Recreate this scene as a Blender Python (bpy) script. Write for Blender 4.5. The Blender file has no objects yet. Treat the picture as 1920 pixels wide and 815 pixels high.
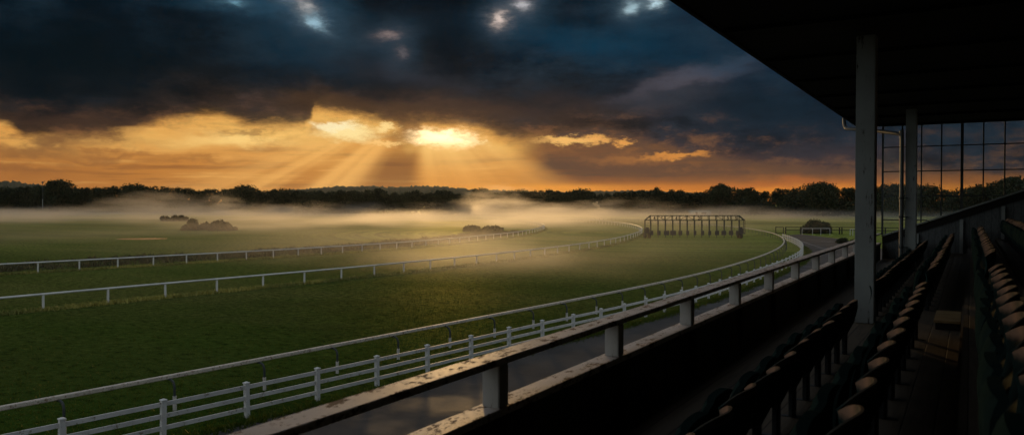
import bpy, bmesh, math, random
from mathutils import Vector, Matrix, noise as mnoise
random.seed(7)
R = math.radians
C = bpy.context.scene.collection
sc = bpy.context.scene

# ---------------------------------------------------------------- camera
FPX = 1493.0                      # focal length in photo pixels (1920 wide)
TH = math.atan(859.0 / FPX)       # the stand runs this far to the right of the view axis
PITCH = math.atan(25.5 / FPX)
H = 6.3                           # eye height above the turf
cam_d = bpy.data.cameras.new('camera')
cam = bpy.data.objects.new('camera', cam_d); C.objects.link(cam)
cam_d.sensor_width = 36.0; cam_d.lens = 36.0 * FPX / 1920.0
cam.location = (0, 0, H)
cam.rotation_euler = (math.pi/2 - PITCH, 0, TH)
cam_d.clip_start = 0.05; cam_d.clip_end = 20000
cam_d.dof.use_dof = True; cam_d.dof.focus_distance = 45.0; cam_d.dof.aperture_fstop = 3.2
sc.camera = cam
FW = Vector((-math.sin(TH), math.cos(TH), 0)); RT = Vector((math.cos(TH), math.sin(TH), 0))

def ray(px, py):
    a, b = (px-960.0)/FPX, (407.5-py)/FPX
    cp, sp = math.cos(PITCH), math.sin(PITCH)
    f, u = cp + b*sp, -sp + b*cp
    return RT*a + FW*f + Vector((0,0,1))*u
def at(px, py, z=0.0):
    """photo pixel -> point on the level plane z"""
    d = ray(px, py); t = (z - H)/d.z
    return Vector((d.x*t, d.y*t, z))
def at_depth(px, v, z=0.0):
    """photo column at depth v along the view axis"""
    return Vector((0,0,z)) + FW*v + RT*((px-960.0)/FPX*v)

# ---------------------------------------------------------------- render + colour
sc.render.engine = 'CYCLES'
sc.view_settings.view_transform = 'Standard'; sc.view_settings.look = 'None'
sc.view_settings.gamma = 1.0; sc.view_settings.use_curve_mapping = False
sc.view_settings.exposure = 0.0
cy = sc.cycles
cy.use_denoising = True; cy.use_adaptive_sampling = True; cy.adaptive_threshold = 0.02
cy.max_bounces = 6; cy.diffuse_bounces = 3; cy.glossy_bounces = 3; cy.transmission_bounces = 4
cy.volume_bounces = 1; cy.transparent_max_bounces = 12
cy.volume_step_rate = 0.35; cy.volume_max_steps = 128
cy.sample_clamp_indirect = 4.0
cy.caustics_reflective = False; cy.caustics_refractive = False

# ---------------------------------------------------------------- world
SUN_AZ, SUN_EL = -4.8, 5.0        # degrees, azimuth measured from the view axis
world = bpy.data.worlds.new('World'); sc.world = world; world.use_nodes = True
wt = world.node_tree; wt.nodes.clear()
class NB:
    """small helper to write node maths"""
    def __init__(s, t): s.t = t
    def _in(s, sock, v):
        if isinstance(v, bpy.types.NodeSocket): s.t.links.new(v, sock)
        elif v is not None: sock.default_value = v
    def m(s, op, a, b=None, c=None, clamp=False):
        n = s.t.nodes.new('ShaderNodeMath'); n.operation = op; n.use_clamp = clamp
        s._in(n.inputs[0], a); s._in(n.inputs[1], b); s._in(n.inputs[2], c); return n.outputs[0]
    def v(s, op, a, b=None):
        n = s.t.nodes.new('ShaderNodeVectorMath'); n.operation = op
        s._in(n.inputs[0], a)
        if b is not None: s._in(n.inputs[3 if op == 'SCALE' else 1], b)
        return n.outputs['Value'] if op in ('DOT_PRODUCT','LENGTH','DISTANCE') else n.outputs[0]
    def xyz(s, x, y, z=0.0):
        n = s.t.nodes.new('ShaderNodeCombineXYZ'); s._in(n.inputs[0], x); s._in(n.inputs[1], y); s._in(n.inputs[2], z); return n.outputs[0]
    def sep(s, vec):
        n = s.t.nodes.new('ShaderNodeSeparateXYZ'); s._in(n.inputs[0], vec); return n.outputs
    def noise(s, vec, scale, detail=4, rough=0.5, dist=0.0, color=False):
        n = s.t.nodes.new('ShaderNodeTexNoise'); s._in(n.inputs['Vector'], vec)
        n.inputs['Scale'].default_value = scale; n.inputs['Detail'].default_value = detail
        n.inputs['Roughness'].default_value = rough; n.inputs['Distortion'].default_value = dist
        return n.outputs['Color' if color else 0]
    def ss(s, x, a, b, o0=0.0, o1=1.0):
        n = s.t.nodes.new('ShaderNodeMapRange'); n.interpolation_type = 'SMOOTHSTEP'
        s._in(n.inputs[0], x); n.inputs[1].default_value = a; n.inputs[2].default_value = b
        n.inputs[3].default_value = o0; n.inputs[4].default_value = o1; return n.outputs[0]
    def mix(s, f, a, b, mode='MIX'):
        n = s.t.nodes.new('ShaderNodeMix'); n.data_type = 'RGBA'; n.blend_type = mode
        s._in(n.inputs[0], f)
        for i, q in ((6, a), (7, b)):
            if isinstance(q, tuple): q = (*q[:3], 1.0)
            s._in(n.inputs[i], q)
        return n.outputs[2]
    def mapping(s, vec, loc=(0,0,0), rot=(0,0,0), scale=(1,1,1), kind='POINT'):
        n = s.t.nodes.new('ShaderNodeMapping'); n.vector_type = kind; s._in(n.inputs[0], vec)
        n.inputs[1].default_value = loc; n.inputs[2].default_value = rot; n.inputs[3].default_value = scale
        return n.outputs[0]
    def ramp(s, f, stops, ease=False):
        n = s.t.nodes.new('ShaderNodeValToRGB'); s._in(n.inputs[0], f); cr = n.color_ramp
        if ease: cr.interpolation = 'EASE'
        while len(cr.elements) < len(stops): cr.elements.new(0.5)
        for e, (p, c) in zip(cr.elements, stops):
            e.position = p; e.color = (*c[:3], 1.0)
        return n.outputs[0]
def lin(r, g, b):
    f = lambda c: (c/255.0/12.92) if c/255.0 <= 0.04045 else ((c/255.0+0.055)/1.055)**2.4
    return (f(r), f(g), f(b))
def azel(px, py):
    d = ray(px, py); d.normalize()
    return math.degrees(math.atan2(d.dot(RT), d.dot(FW))), math.degrees(math.asin(d.z))
def degs(dx, dy): return dx*0.0365, dy*0.038

w = NB(wt)
tc = wt.nodes.new('ShaderNodeTexCoord')
dirv = w.v('NORMALIZE', tc.outputs['Generated'])
rr = w.v('DOT_PRODUCT', dirv, tuple(RT)); ff = w.v('DOT_PRODUCT', dirv, tuple(FW))
AZ = w.m('MULTIPLY', w.m('ARCTAN2', rr, ff), 57.2958)
EL = w.m('MULTIPLY', w.m('ARCSINE', w.sep(dirv)[2]), 57.2958)
P0 = w.xyz(AZ, EL, 0.0)
# cloud turbulence bends every feature of the sky
nz1 = w.noise(w.mapping(P0, scale=(0.09, 0.20, 1)), 1.0, 4, 0.60, color=True)
nz2 = w.noise(w.mapping(P0, loc=(7,3,1), scale=(0.45, 1.1, 1)), 1.0, 4, 0.62, color=True)
def warp(k1, k2):
    a = w.v('MULTIPLY', w.v('SUBTRACT', nz1, (.5,.5,.5)), (7*k1, 4.2*k1, 0))
    b = w.v('MULTIPLY', w.v('SUBTRACT', nz2, (.5,.5,.5)), (2.2*k2, 1.3*k2, 0))
    return w.v('ADD', w.v('ADD', P0, a), b)
PW = warp(0.55, 1.0); PS = warp(1.1, 1.2)
def quad(P, a, e, rot, dx, dy):
    if rot == 0:
        q = w.v('MULTIPLY', w.v('SUBTRACT', P, (a, e, 0)), (1/dx, 1/dy, 0))
        return w.v('DOT_PRODUCT', q, q)
    p = w.v('SUBTRACT', P, (a, e, 0)); c, s_ = math.cos(R(rot)), math.sin(R(rot))
    u = w.v('DOT_PRODUCT', p, (c/dx, s_/dx, 0)); v_ = w.v('DOT_PRODUCT', p, (-s_/dy, c/dy, 0))
    return w.m('MULTIPLY_ADD', u, u, w.m('MULTIPLY', v_, v_))
def blob(col, px, py, sx, sy, color, k=1.0, rot=0.0, P=None, power=1, mode='MIX'):
    a, e = azel(px, py); dx, dy = degs(sx, sy)
    d = quad(P if P else PW, a, e, rot, dx, dy)
    if power != 1: d = w.m('POWER', d, power)
    g = w.m('POWER', 0.3679, d)
    if k != 1: g = w.m('MULTIPLY', g, k)
    return w.mix(g, col, lin(*color), mode)
nzs0 = w.v('MULTIPLY', w.v('SUBTRACT', w.noise(w.mapping(P0, loc=(2,8,4), scale=(1.0, 2.2, 1)), 1.0, 4, 0.68, color=True), (.5,.5,.5)), (2.4, 1.3, 0))
PF0 = w.v('ADD', P0, nzs0)
# low sky: gold by elevation, duller to the right
eyw = w.sep(warp(0.10, 0.45))[1]
low = w.ramp(w.m('DIVIDE', eyw, 6.0), [(0.0, lin(152,96,44)), (0.16, lin(178,114,52)), (0.42, lin(192,126,58)), (0.72, lin(212,146,70)), (0.95, lin(200,136,66))])
lowR = w.ramp(w.m('DIVIDE', eyw, 6.0), [(0.0, lin(196,112,42)), (0.16, lin(214,130,48)), (0.24, lin(150,92,50)), (0.34, lin(98,70,54)), (0.65, lin(88,66,54)), (1.0, lin(60,52,50))])
col = w.mix(w.ss(w.sep(PW)[0], -0.5, 3.2), low, lowR)
# streaks in the low band
stk = w.noise(w.mapping(P0, loc=(3,9,0), scale=(0.10, 1.35, 1)), 1.0, 4, 0.6)
col = w.mix(w.m('MULTIPLY', w.ss(stk, 0.52, 0.70, 0, 0.55), w.ss(AZ, 3, -3)), col, lin(236,178,96))
col = w.mix(w.m('MULTIPLY', w.ss(stk, 0.49, 0.35, 0, 0.75), w.ss(AZ, 8, -3, 0.3, 1)), col, lin(142,90,48))
col = blob(col, 40, 318, 150, 22, (158,100,50), 0.7, P=PW)
col = blob(col, 330, 262, 300, 11, (244,190,104), 0.6, 1.5)
col = blob(col, 480, 258, 120, 13, (255,214,132), 0.9, 2)
col = blob(col, 470, 290, 170, 10, (226,164,86), 0.5, -3)
# big cloud deck: lower edge varies with azimuth
def curve1(x, pts):
    n = wt.nodes.new('ShaderNodeFloatCurve'); c = n.mapping.curves[0]
    while len(c.points) < len(pts): c.points.new(0.5, 0.5)
    for p, (a, b) in zip(c.points, pts): p.location = (a, b); p.handle_type = 'AUTO'
    n.mapping.update(); w._in(n.inputs['Value'], x); return n.outputs[0]
edge_px = [(-200,240),(0,238),(60,262),(160,262),(260,248),(330,226),(400,222),(470,236),(575,240),(584,212),(660,222),(745,238),(770,268),(800,240),(900,250),(960,268),(1010,262),(1100,250),(1190,262),(1250,282),(1400,306),(1500,318),(1700,322),(1930,330)]
eaz = w.m('DIVIDE', w.m('ADD', w.sep(warp(0.05, 0.25))[0], 45), 90)
pts = [((azel(a,b)[0]+45)/90, azel(a,b)[1]/10) for a, b in edge_px]
edge = w.m('MULTIPLY', curve1(eaz, pts), 10)
above = w.m('SUBTRACT', w.sep(w.v('ADD', warp(0.16, 0.80), w.v('SCALE', nzs0, 0.28)))[1], edge)
# colour of the cloud base: brown near its lit lower edge, then navy, with teal lights
abv2 = w.m('SUBTRACT', w.sep(PS)[1], edge)
deck = w.ramp(w.m('DIVIDE', abv2, 8.0), [(0.0, lin(84,60,42)), (0.12, lin(56,45,40)), (0.30, lin(26,29,34)), (0.55, lin(9,21,31)), (1.0, lin(6,20,30))])
deckR = w.ramp(w.m('DIVIDE', abv2, 8.0), [(0.0, lin(58,48,50)), (0.15, lin(38,42,50)), (0.45, lin(22,34,46)), (1.0, lin(12,34,50))])
deck = w.mix(w.ss(w.sep(PW)[0], 3, 12), deck, deckR)
dn = w.noise(w.mapping(P0, loc=(1,5,2), scale=(0.085, 0.20, 1)), 1.0, 7, 0.66)
deck = w.mix(w.ss(dn, 0.46, 0.66, 0, 0.60), deck, lin(36,56,70))
deck = w.mix(w.ss(dn, 0.50, 0.36, 0, 0.80), deck, lin(4,12,18))
dn2 = w.noise(w.mapping(P0, loc=(4,1,6), scale=(0.26, 0.62, 1)), 1.0, 6, 0.68)
lit_ = w.m('MULTIPLY', w.ss(dn2, 0.48, 0.68, 0, 0.80), w.ss(abv2, 3.6, 0.2, 0.12, 1.0))
deck = w.mix(lit_, deck, w.mix(w.ss(EL, 5.0, 9.0), lin(128,88,58), lin(58,66,78)))
deck = w.mix(w.ss(dn2, 0.48, 0.32, 0, 0.60), deck, lin(8,12,17))
deck = blob(deck, 150, 120, 330, 110, (3,16,22), 0.9, P=PS)
deck = blob(deck, 800, 60, 120, 55, (7,17,25), 0.9, P=PS)
deck = blob(deck, 1000, 190, 240, 36, (16,24,32), 0.8, 4, P=PS)
deck = blob(deck, 860, 212, 260, 34, (70,52,42), 0.8, P=PS)
deck = blob(deck, 640, 205, 150, 20, (84,60,40), 0.6, P=PS)
deck = blob(deck, 520, 232, 90, 14, (34,32,34), 0.8, -4, P=PW)
deck = blob(deck, 90, 232, 170, 14, (70,50,38), 0.6, P=PS)
deck = blob(deck, 1110, 78, 190, 34, (12,52,74), 0.8, -5, P=PS)
deck = blob(deck, 560, 85, 120, 50, (15,42,58), 0.75, -20, P=PS)
deck = blob(deck, 500, 8, 140, 14, (24,64,86), 0.6, P=PS)
deck = blob(deck, 1265, 150, 95, 16, (98,86,90), 0.75, 12, P=PS)
deck = blob(deck, 1330, 128, 120, 14, (46,64,82), 0.7, 14, P=PS)
deck = blob(deck, 1240, 185, 100, 22, (56,58,66), 0.6, 0, P=PS)
deck = blob(deck, 1430, 205, 150, 50, (13,31,43), 0.8, 0, P=PS)
deck = blob(deck, 760, 140, 110, 24, (40,44,52), 0.7, -12, P=PS)
PG = w.v('ADD', warp(0.12, 0.75), w.v('SCALE', nzs0, 0.45))
def gap(px, py, sx, sy, c, rot=0.0, k=1.0):
    """a thin spot in the cloud: slate halo, then the pale light itself"""
    global deck
    deck = blob(deck, px, py, sx*2.6, sy*2.8, (44,70,88), 0.55*k, rot, P=PG)
    deck = blob(deck, px, py, sx*1.25, sy*1.25, tuple(int(q*0.6) for q in c), 0.7*k, rot, P=PG)
    deck = blob(deck, px+sx*0.1, py, sx*0.6, sy*0.65, c, 0.95*k, rot, P=PG)
gap(726, 68, 24, 10, (140,122,118), 10, 0.8); gap(750, 100, 13, 13, (96,90,94), 0, 0.7)
gap(540, -6, 40, 12, (120,150,168), -20, 0.8); gap(572, 14, 22, 13, (206,200,196), -38)
gap(594, 40, 26, 10, (150,184,200), -30); gap(434, 4, 26, 8, (110,156,176), 0, 0.8)
gap(936, 35, 17, 16, (232,210,198), 20); gap(976, 8, 20, 13, (186,184,188), 0, 0.9)
gap(1184, 15, 20, 12, (176,206,216)); gap(1224, 5, 17, 9, (184,212,222))
deck = blob(deck, 700, 262, 46, 10, (96,66,44), 0.0, P=PW)
wsp = w.m('MULTIPLY', w.ss(dn2, 0.47, 0.64), w.m('MULTIPLY', w.ss(above, -1.9, -0.15, 0.0, 0.85), w.ss(AZ, 22, 6, 0.2, 1.0)))
col = w.mix(wsp, col, w.mix(w.ss(above, -1.2, 0.0), lin(168,110,58), lin(112,76,48)))
col = w.mix(w.ss(above, -0.12, 0.60), col, deck)
# fringe of light along the edge of the deck
fr = w.m('POWER', 0.3679, w.m('POWER', w.m('MULTIPLY', w.m('ADD', above, 0.35), 1.9), 2.0))
frm = w.m('MULTIPLY', fr, w.m('MULTIPLY', w.ss(AZ, 3.0, -1.0, 0.0, 0.60), w.ss(AZ, -27.0, -17.0, 0.30, 1.0)))
col = w.mix(frm, col, lin(250,196,104))
col = blob(col, 60, 262, 150, 9, (122,82,50), 0.75, 2, P=PS)
col = blob(col, 190, 282, 120, 6, (140,92,52), 0.65, -3, P=PS)
col = blob(col, 30, 292, 90, 8, (132,86,50), 0.6, 0, P=PS)
col = blob(col, 360, 300, 120, 5, (150,98,52), 0.5, 3, P=PS)
col = blob(col, 470, 246, 60, 6, (118,80,50), 0.6, 6, P=PF0)
# brown cloud round the openings, then the openings themselves
col = blob(col, 760, 262, 30, 24, (106,72,44), 0.85, P=PW)
col = blob(col, 1120, 285, 150, 16, (118,80,54), 0.6, -4, P=PW)
nzs = nzs0
PF = w.v('ADD', P0, nzs)
col = blob(col, 600, 262, 70, 26, (236,180,98), 0.8, 0, P=PF)
col = blob(col, 652, 248, 56, 17, (255,226,156), 1.0, -4, P=PF, power=2)
col = blob(col, 726, 240, 20, 7, (255,220,146), 1.0, 0, P=PF, power=2)
col = blob(col, 714, 268, 38, 5, (252,206,130), 0.9, 0, P=PF, power=2)
col = blob(col, 628, 236, 40, 8, (255,238,190), 0.8, 0, P=PF, power=2)
col = blob(col, 835, 256, 90, 26, (224,160,84), 0.75, -4, P=PF)
hd = w.m('POWER', quad(PF, *azel(834, 260), -3, *degs(62, 17)), 2.0)
col = w.mix(w.m('POWER', 0.3679, hd), col, (1.75, 1.35, 0.72))
col = blob(col, 880, 262, 32, 6, (255,232,170), 0.9, -10, P=PF, power=2)
col = blob(col, 1065, 264, 58, 8, (244,186,104), 0.95, 0, P=PF, power=2)
col = blob(col, 1120, 260, 26, 9, (238,172,92), 0.9, 0, P=PF, power=2)
col = blob(col, 1168, 266, 16, 7, (236,164,82), 0.85, 0, P=PF, power=2)
col = blob(col, 1265, 292, 64, 6, (216,142,66), 0.9, 4, P=PF, power=2)
col = blob(col, 1180, 300, 80, 8, (168,110,60), 0.6, 0, P=PF)
# fans of light below the openings
sa, se = azel(790, 188)
ddx = w.m('SUBTRACT', AZ, sa); ddy = w.m('SUBTRACT', se, EL)
slope = w.m('DIVIDE', ddx, w.m('MAXIMUM', ddy, 0.4))
rn = w.noise(w.xyz(slope, 0.3, 0.0), 1.9, 2, 0.5)
inB = w.m('MULTIPLY', w.ss(slope, -0.16, 0.10), w.ss(slope, 2.1, 1.35))
inA = w.m('MULTIPLY', w.ss(slope, -3.4, -1.35), w.ss(slope, -0.50, -0.95))
below = w.ss(EL, 4.75, 3.9)
darkm = w.m('MULTIPLY', w.m('MULTIPLY', w.ss(slope, -1.15, -0.45), w.ss(slope, 0.10, -0.22)), w.m('MULTIPLY', w.m('MULTIPLY', w.ss(EL, 4.3, 2.9), w.ss(EL, 0.4, 2.2, 0.55, 1.0)), 0.72))
col = w.mix(darkm, col, lin(128,86,52))
rA = w.m('MULTIPLY', w.m('MULTIPLY', inA, below), w.ss(rn, 0.36, 0.62, 0.10, 0.72))
col = w.mix(rA, col, lin(250,188,104))
grad = w.ss(slope, 0.2, 2.0, 0.95, 0.55)
rB = w.m('MULTIPLY', w.m('MULTIPLY', w.m('MULTIPLY', inB, below), grad), w.ss(rn, 0.32, 0.66, 0.55, 1.0))
rB2 = w.mix(w.ss(EL, 1.4, 4.4), lin(232,160,78), lin(255,204,120))
col = w.mix(rB, col, rB2)
col = blob(col, 1010, 352, 190, 7, (232,152,58), 0.8, 0, P=P0)
col = blob(col, 1290, 352, 120, 8, (196,116,46), 0.6, 0, P=P0)
col = blob(col, 1480, 348, 150, 8, (176,98,48), 0.6, 0, P=PW)
col = blob(col, 1560, 290, 130, 26, (60,52,56), 0.6, 0, P=PW)
# outside the photograph's view: broken cloud with pale evening light above and behind
over = w.m('MAXIMUM', w.ss(EL, 16.5, 36), w.ss(w.m('ABSOLUTE', AZ), 40, 62), clamp=True)
over = w.m('MAXIMUM', over, w.ss(EL, 0.0, -1.5))
ovn = w.noise(dirv, 2.6, 2, 0.55)
OVER_K = 0.32
ovc = w.mix(w.ss(ovn, 0.40, 0.62), tuple(x*OVER_K for x in (0.42,0.56,0.72)), tuple(x*OVER_K for x in (1.1,1.06,1.02)))
skyn = wt.nodes.new('ShaderNodeTexSky'); skyn.sky_type = 'NISHITA'; skyn.sun_disc = False
skyn.sun_elevation = R(SUN_EL)
sdir = (RT*math.sin(R(SUN_AZ)) + FW*math.cos(R(SUN_AZ)))*math.cos(R(SUN_EL)) + Vector((0,0,math.sin(R(SUN_EL))))
skyn.sun_rotation = math.atan2(sdir.x, sdir.y)
ovc = w.mix(w.ss(EL, 0.0, -0.15), w.mix(1.0, ovc, w.v('SCALE', skyn.outputs[0], 0.05), 'ADD'), lin(60,50,40))
bg1 = wt.nodes.new('ShaderNodeBackground'); bg2 = wt.nodes.new('ShaderNodeBackground')
w._in(bg1.inputs[0], col); w._in(bg2.inputs[0], ovc)
mz = wt.nodes.new('ShaderNodeMixShader')      # the costly cloud nodes are skipped wherever this factor is 1
wt.links.new(over, mz.inputs[0]); wt.links.new(bg1.outputs[0], mz.inputs[1]); wt.links.new(bg2.outputs[0], mz.inputs[2])
wo = wt.nodes.new('ShaderNodeOutputWorld'); wt.links.new(mz.outputs[0], wo.inputs[0])
world.cycles.sampling_method = 'MANUAL'; world.cycles.sample_map_resolution = 512

sd = bpy.data.lights.new('sun', 'SUN'); sun = bpy.data.objects.new('sun', sd); C.objects.link(sun)
sd.energy = 0.75; sd.angle = R(4.0); sd.color = (1.0, 0.60, 0.23)
sun.rotation_euler = (-sdir).to_track_quat('-Z', 'Y').to_euler()

# ================================================================ helpers for geometry and tagging
def tag(o, label=None, cat=None, group=None, kind=None):
    if label: o['label'] = label
    if cat: o['category'] = cat
    if group: o['group'] = group
    if kind: o['kind'] = kind
    return o
def empty(name, loc, rz=0.0):
    o = bpy.data.objects.new(name, None); C.objects.link(o); o.location = loc; o.rotation_euler = (0,0,rz)
    o.empty_display_size = 0.2; return o
class MB:
    def __init__(s): s.v = []; s.f = []
    def add(s, vs, fs):
        n = len(s.v); s.v += [tuple(p) for p in vs]; s.f += [tuple(i+n for i in f) for f in fs]; return s
    def box(s, x0, x1, y0, y1, z0, z1, M=None):
        vs = [Vector((x,y,z)) for z in (z0,z1) for y in (y0,y1) for x in (x0,x1)]
        if M is not None: vs = [M @ p for p in vs]
        return s.add(vs, [(0,2,3,1),(4,5,7,6),(0,1,5,4),(2,6,7,3),(0,4,6,2),(1,3,7,5)])
    def bar(s, a, b, wd, ht, up=Vector((0,0,1)), bow=0):
        """rectangular bar from a to b"""
        a, b = Vector(a), Vector(b); d = (b-a).normalized(); sd_ = d.cross(up)
        if sd_.length < 1e-4: sd_ = Vector((1,0,0))
        sd_.normalize(); u = sd_.cross(d).normalized()
        vs = [p + sd_*i*wd/2 + u*j*ht/2 for p in (a,b) for (i,j) in ((-1,-1),(1,-1),(1,1),(-1,1))]
        return s.add(vs, [(0,3,2,1),(4,5,6,7),(0,1,5,4),(1,2,6,5),(2,3,7,6),(3,0,4,7)])
    def tube(s, pts, r, n=8, prof=None, up=Vector((0,0,1)), cap=True):
        """sweep a round (or given) profile along pts"""
        pts = [Vector(p) for p in pts]
        prof = prof or [(r*math.cos(2*math.pi*i/n), r*math.sin(2*math.pi*i/n)) for i in range(n)]
        n = len(prof); vs = []; fs = []; last = None
        for i, p in enumerate(pts):
            d = (pts[min(i+1,len(pts)-1)] - pts[max(i-1,0)]).normalized()
            sd_ = d.cross(up)
            if sd_.length < 0.05: sd_ = last if last is not None else Vector((1,0,0))
            sd_.normalize(); last = sd_; u = sd_.cross(d).normalized()
            vs += [p + sd_*a + u*b for a, b in prof]
        for i in range(len(pts)-1):
            for k in range(n):
                k2 = (k+1) % n; fs.append((i*n+k, i*n+k2, (i+1)*n+k2, (i+1)*n+k))
        if cap: fs.append(tuple(range(n-1,-1,-1))); fs.append(tuple((len(pts)-1)*n+k for k in range(n)))
        return s.add(vs, fs)
    def lathe(s, c, prof, n=16, axis='Z'):
        vs = []; fs = []
        for r, z in prof:
            for k in range(n):
                a = 2*math.pi*k/n
                p = Vector((r*math.cos(a), r*math.sin(a), z))
                if axis == 'Y': p = Vector((p.x, p.z, p.y))
                if axis == 'X': p = Vector((p.z, p.x, p.y))
                vs.append(Vector(c)+p)
        for i in range(len(prof)-1):
            for k in range(n):
                fs.append((i*n+k, i*n+(k+1)%n, (i+1)*n+(k+1)%n, (i+1)*n+k))
        fs.append(tuple(range(n-1,-1,-1))); fs.append(tuple((len(prof)-1)*n+k for k in range(n)))
        return s.add(vs, fs)
    def mesh(s, name, mat, smooth=False, bevel=0):
        me = bpy.data.meshes.new(name); me.from_pydata(s.v, [], s.f); me.update()
        if mat: me.materials.append(mat)
        bm = bmesh.new(); bm.from_mesh(me)
        bmesh.ops.recalc_face_normals(bm, faces=bm.faces)
        if bevel: bmesh.ops.bevel(bm, geom=[e for e in bm.edges if e.is_manifold and e.calc_face_angle(0) > 0.6], offset=bevel, segments=2, affect='EDGES', clamp_overlap=True)
        bm.to_mesh(me); bm.free()
        if smooth:
            for p in me.polygons: p.use_smooth = True
            me.set_sharp_from_angle(angle=R(38))
        return me
    def build(s, name, mat, parent=None, smooth=False, bevel=0):
        o = bpy.data.objects.new(name, s.mesh(name, mat, smooth, bevel)); C.objects.link(o)
        if parent is not None: o.parent = parent
        return o
def inst(name, me, parent=None, loc=(0,0,0), rz=0.0, sc_=None):
    o = bpy.data.objects.new(name, me); C.objects.link(o)
    if parent is not None: o.parent = parent
    o.location = loc; o.rotation_euler = (0,0,rz)
    if sc_ is not None: o.scale = sc_
    return o
ORD = ['first','second','third','fourth','fifth','sixth','seventh','eighth','ninth','tenth','eleventh','twelfth','thirteenth','fourteenth','fifteenth','sixteenth','seventeenth','eighteenth','nineteenth','twentieth']
def ordn(i):
    """ordinal word for index i (0 = first)"""
    k = i + 1
    if k <= 20: return ORD[k-1]
    tens = {2:'twenty',3:'thirty',4:'forty',5:'fifty',6:'sixty',7:'seventy',8:'eighty',9:'ninety'}
    t, r_ = divmod(k, 10)
    if t >= 10: return 'hundred and ' + ordn(k-101) if k > 100 else 'hundredth'
    if r_ == 0: return tens[t][:-1] + 'ieth'
    return tens[t] + '-' + ORD[r_-1]

# ================================================================ materials
def mat(name, fn):
    m = bpy.data.materials.new(name); m.use_nodes = True; t = m.node_tree; t.nodes.clear()
    nb = NB(t); out = t.nodes.new('ShaderNodeOutputMaterial'); bs = t.nodes.new('ShaderNodeBsdfPrincipled')
    t.links.new(bs.outputs[0], out.inputs[0]); fn(nb, bs, out, t); return m
def setp(nb, bs, color=None, rough=None, metal=None, spec=None, bump=None, bstr=0.3, bdist=0.02):
    if color is not None: nb._in(bs.inputs['Base Color'], (*color, 1.0) if isinstance(color, tuple) else color)
    if rough is not None: nb._in(bs.inputs['Roughness'], rough)
    if metal is not None: nb._in(bs.inputs['Metallic'], metal)
    if spec is not None: nb._in(bs.inputs['Specular IOR Level'], spec)
    if bump is not None:
        b = nb.t.nodes.new('ShaderNodeBump'); b.inputs['Strength'].default_value = bstr; b.inputs['Distance'].default_value = bdist
        nb._in(b.inputs['Height'], bump); nb.t.links.new(b.outputs[0], bs.inputs['Normal'])
def geo_pos(nb): return nb.t.nodes.new('ShaderNodeNewGeometry').outputs['Position']
def obj_pos(nb): return nb.t.nodes.new('ShaderNodeTexCoord').outputs['Object']

def wet_sheen(nb, bs, out, t, fmax, color, rough, power=5.0, mod=None):
    """dew on the grass: a broad glossy lobe that grows towards grazing view"""
    gl = t.nodes.new('ShaderNodeBsdfGlossy'); gl.inputs[0].default_value = (*color, 1); gl.inputs['Roughness'].default_value = rough
    lw = t.nodes.new('ShaderNodeLayerWeight'); lw.inputs[0].default_value = 0.5
    f = nb.m('MULTIPLY', nb.m('POWER', lw.outputs['Facing'], power), fmax)
    if mod is not None: f = nb.m('MULTIPLY', f, mod, clamp=True)
    nl = bs.inputs['Normal'].links
    if nl: t.links.new(nl[0].from_socket, gl.inputs['Normal'])
    ms_ = t.nodes.new('ShaderNodeMixShader'); nb._in(ms_.inputs[0], f)
    src = out.inputs[0].links[0].from_socket
    t.links.new(src, ms_.inputs[1]); t.links.new(gl.outputs[0], ms_.inputs[2]); t.links.new(ms_.outputs[0], out.inputs[0])
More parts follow.
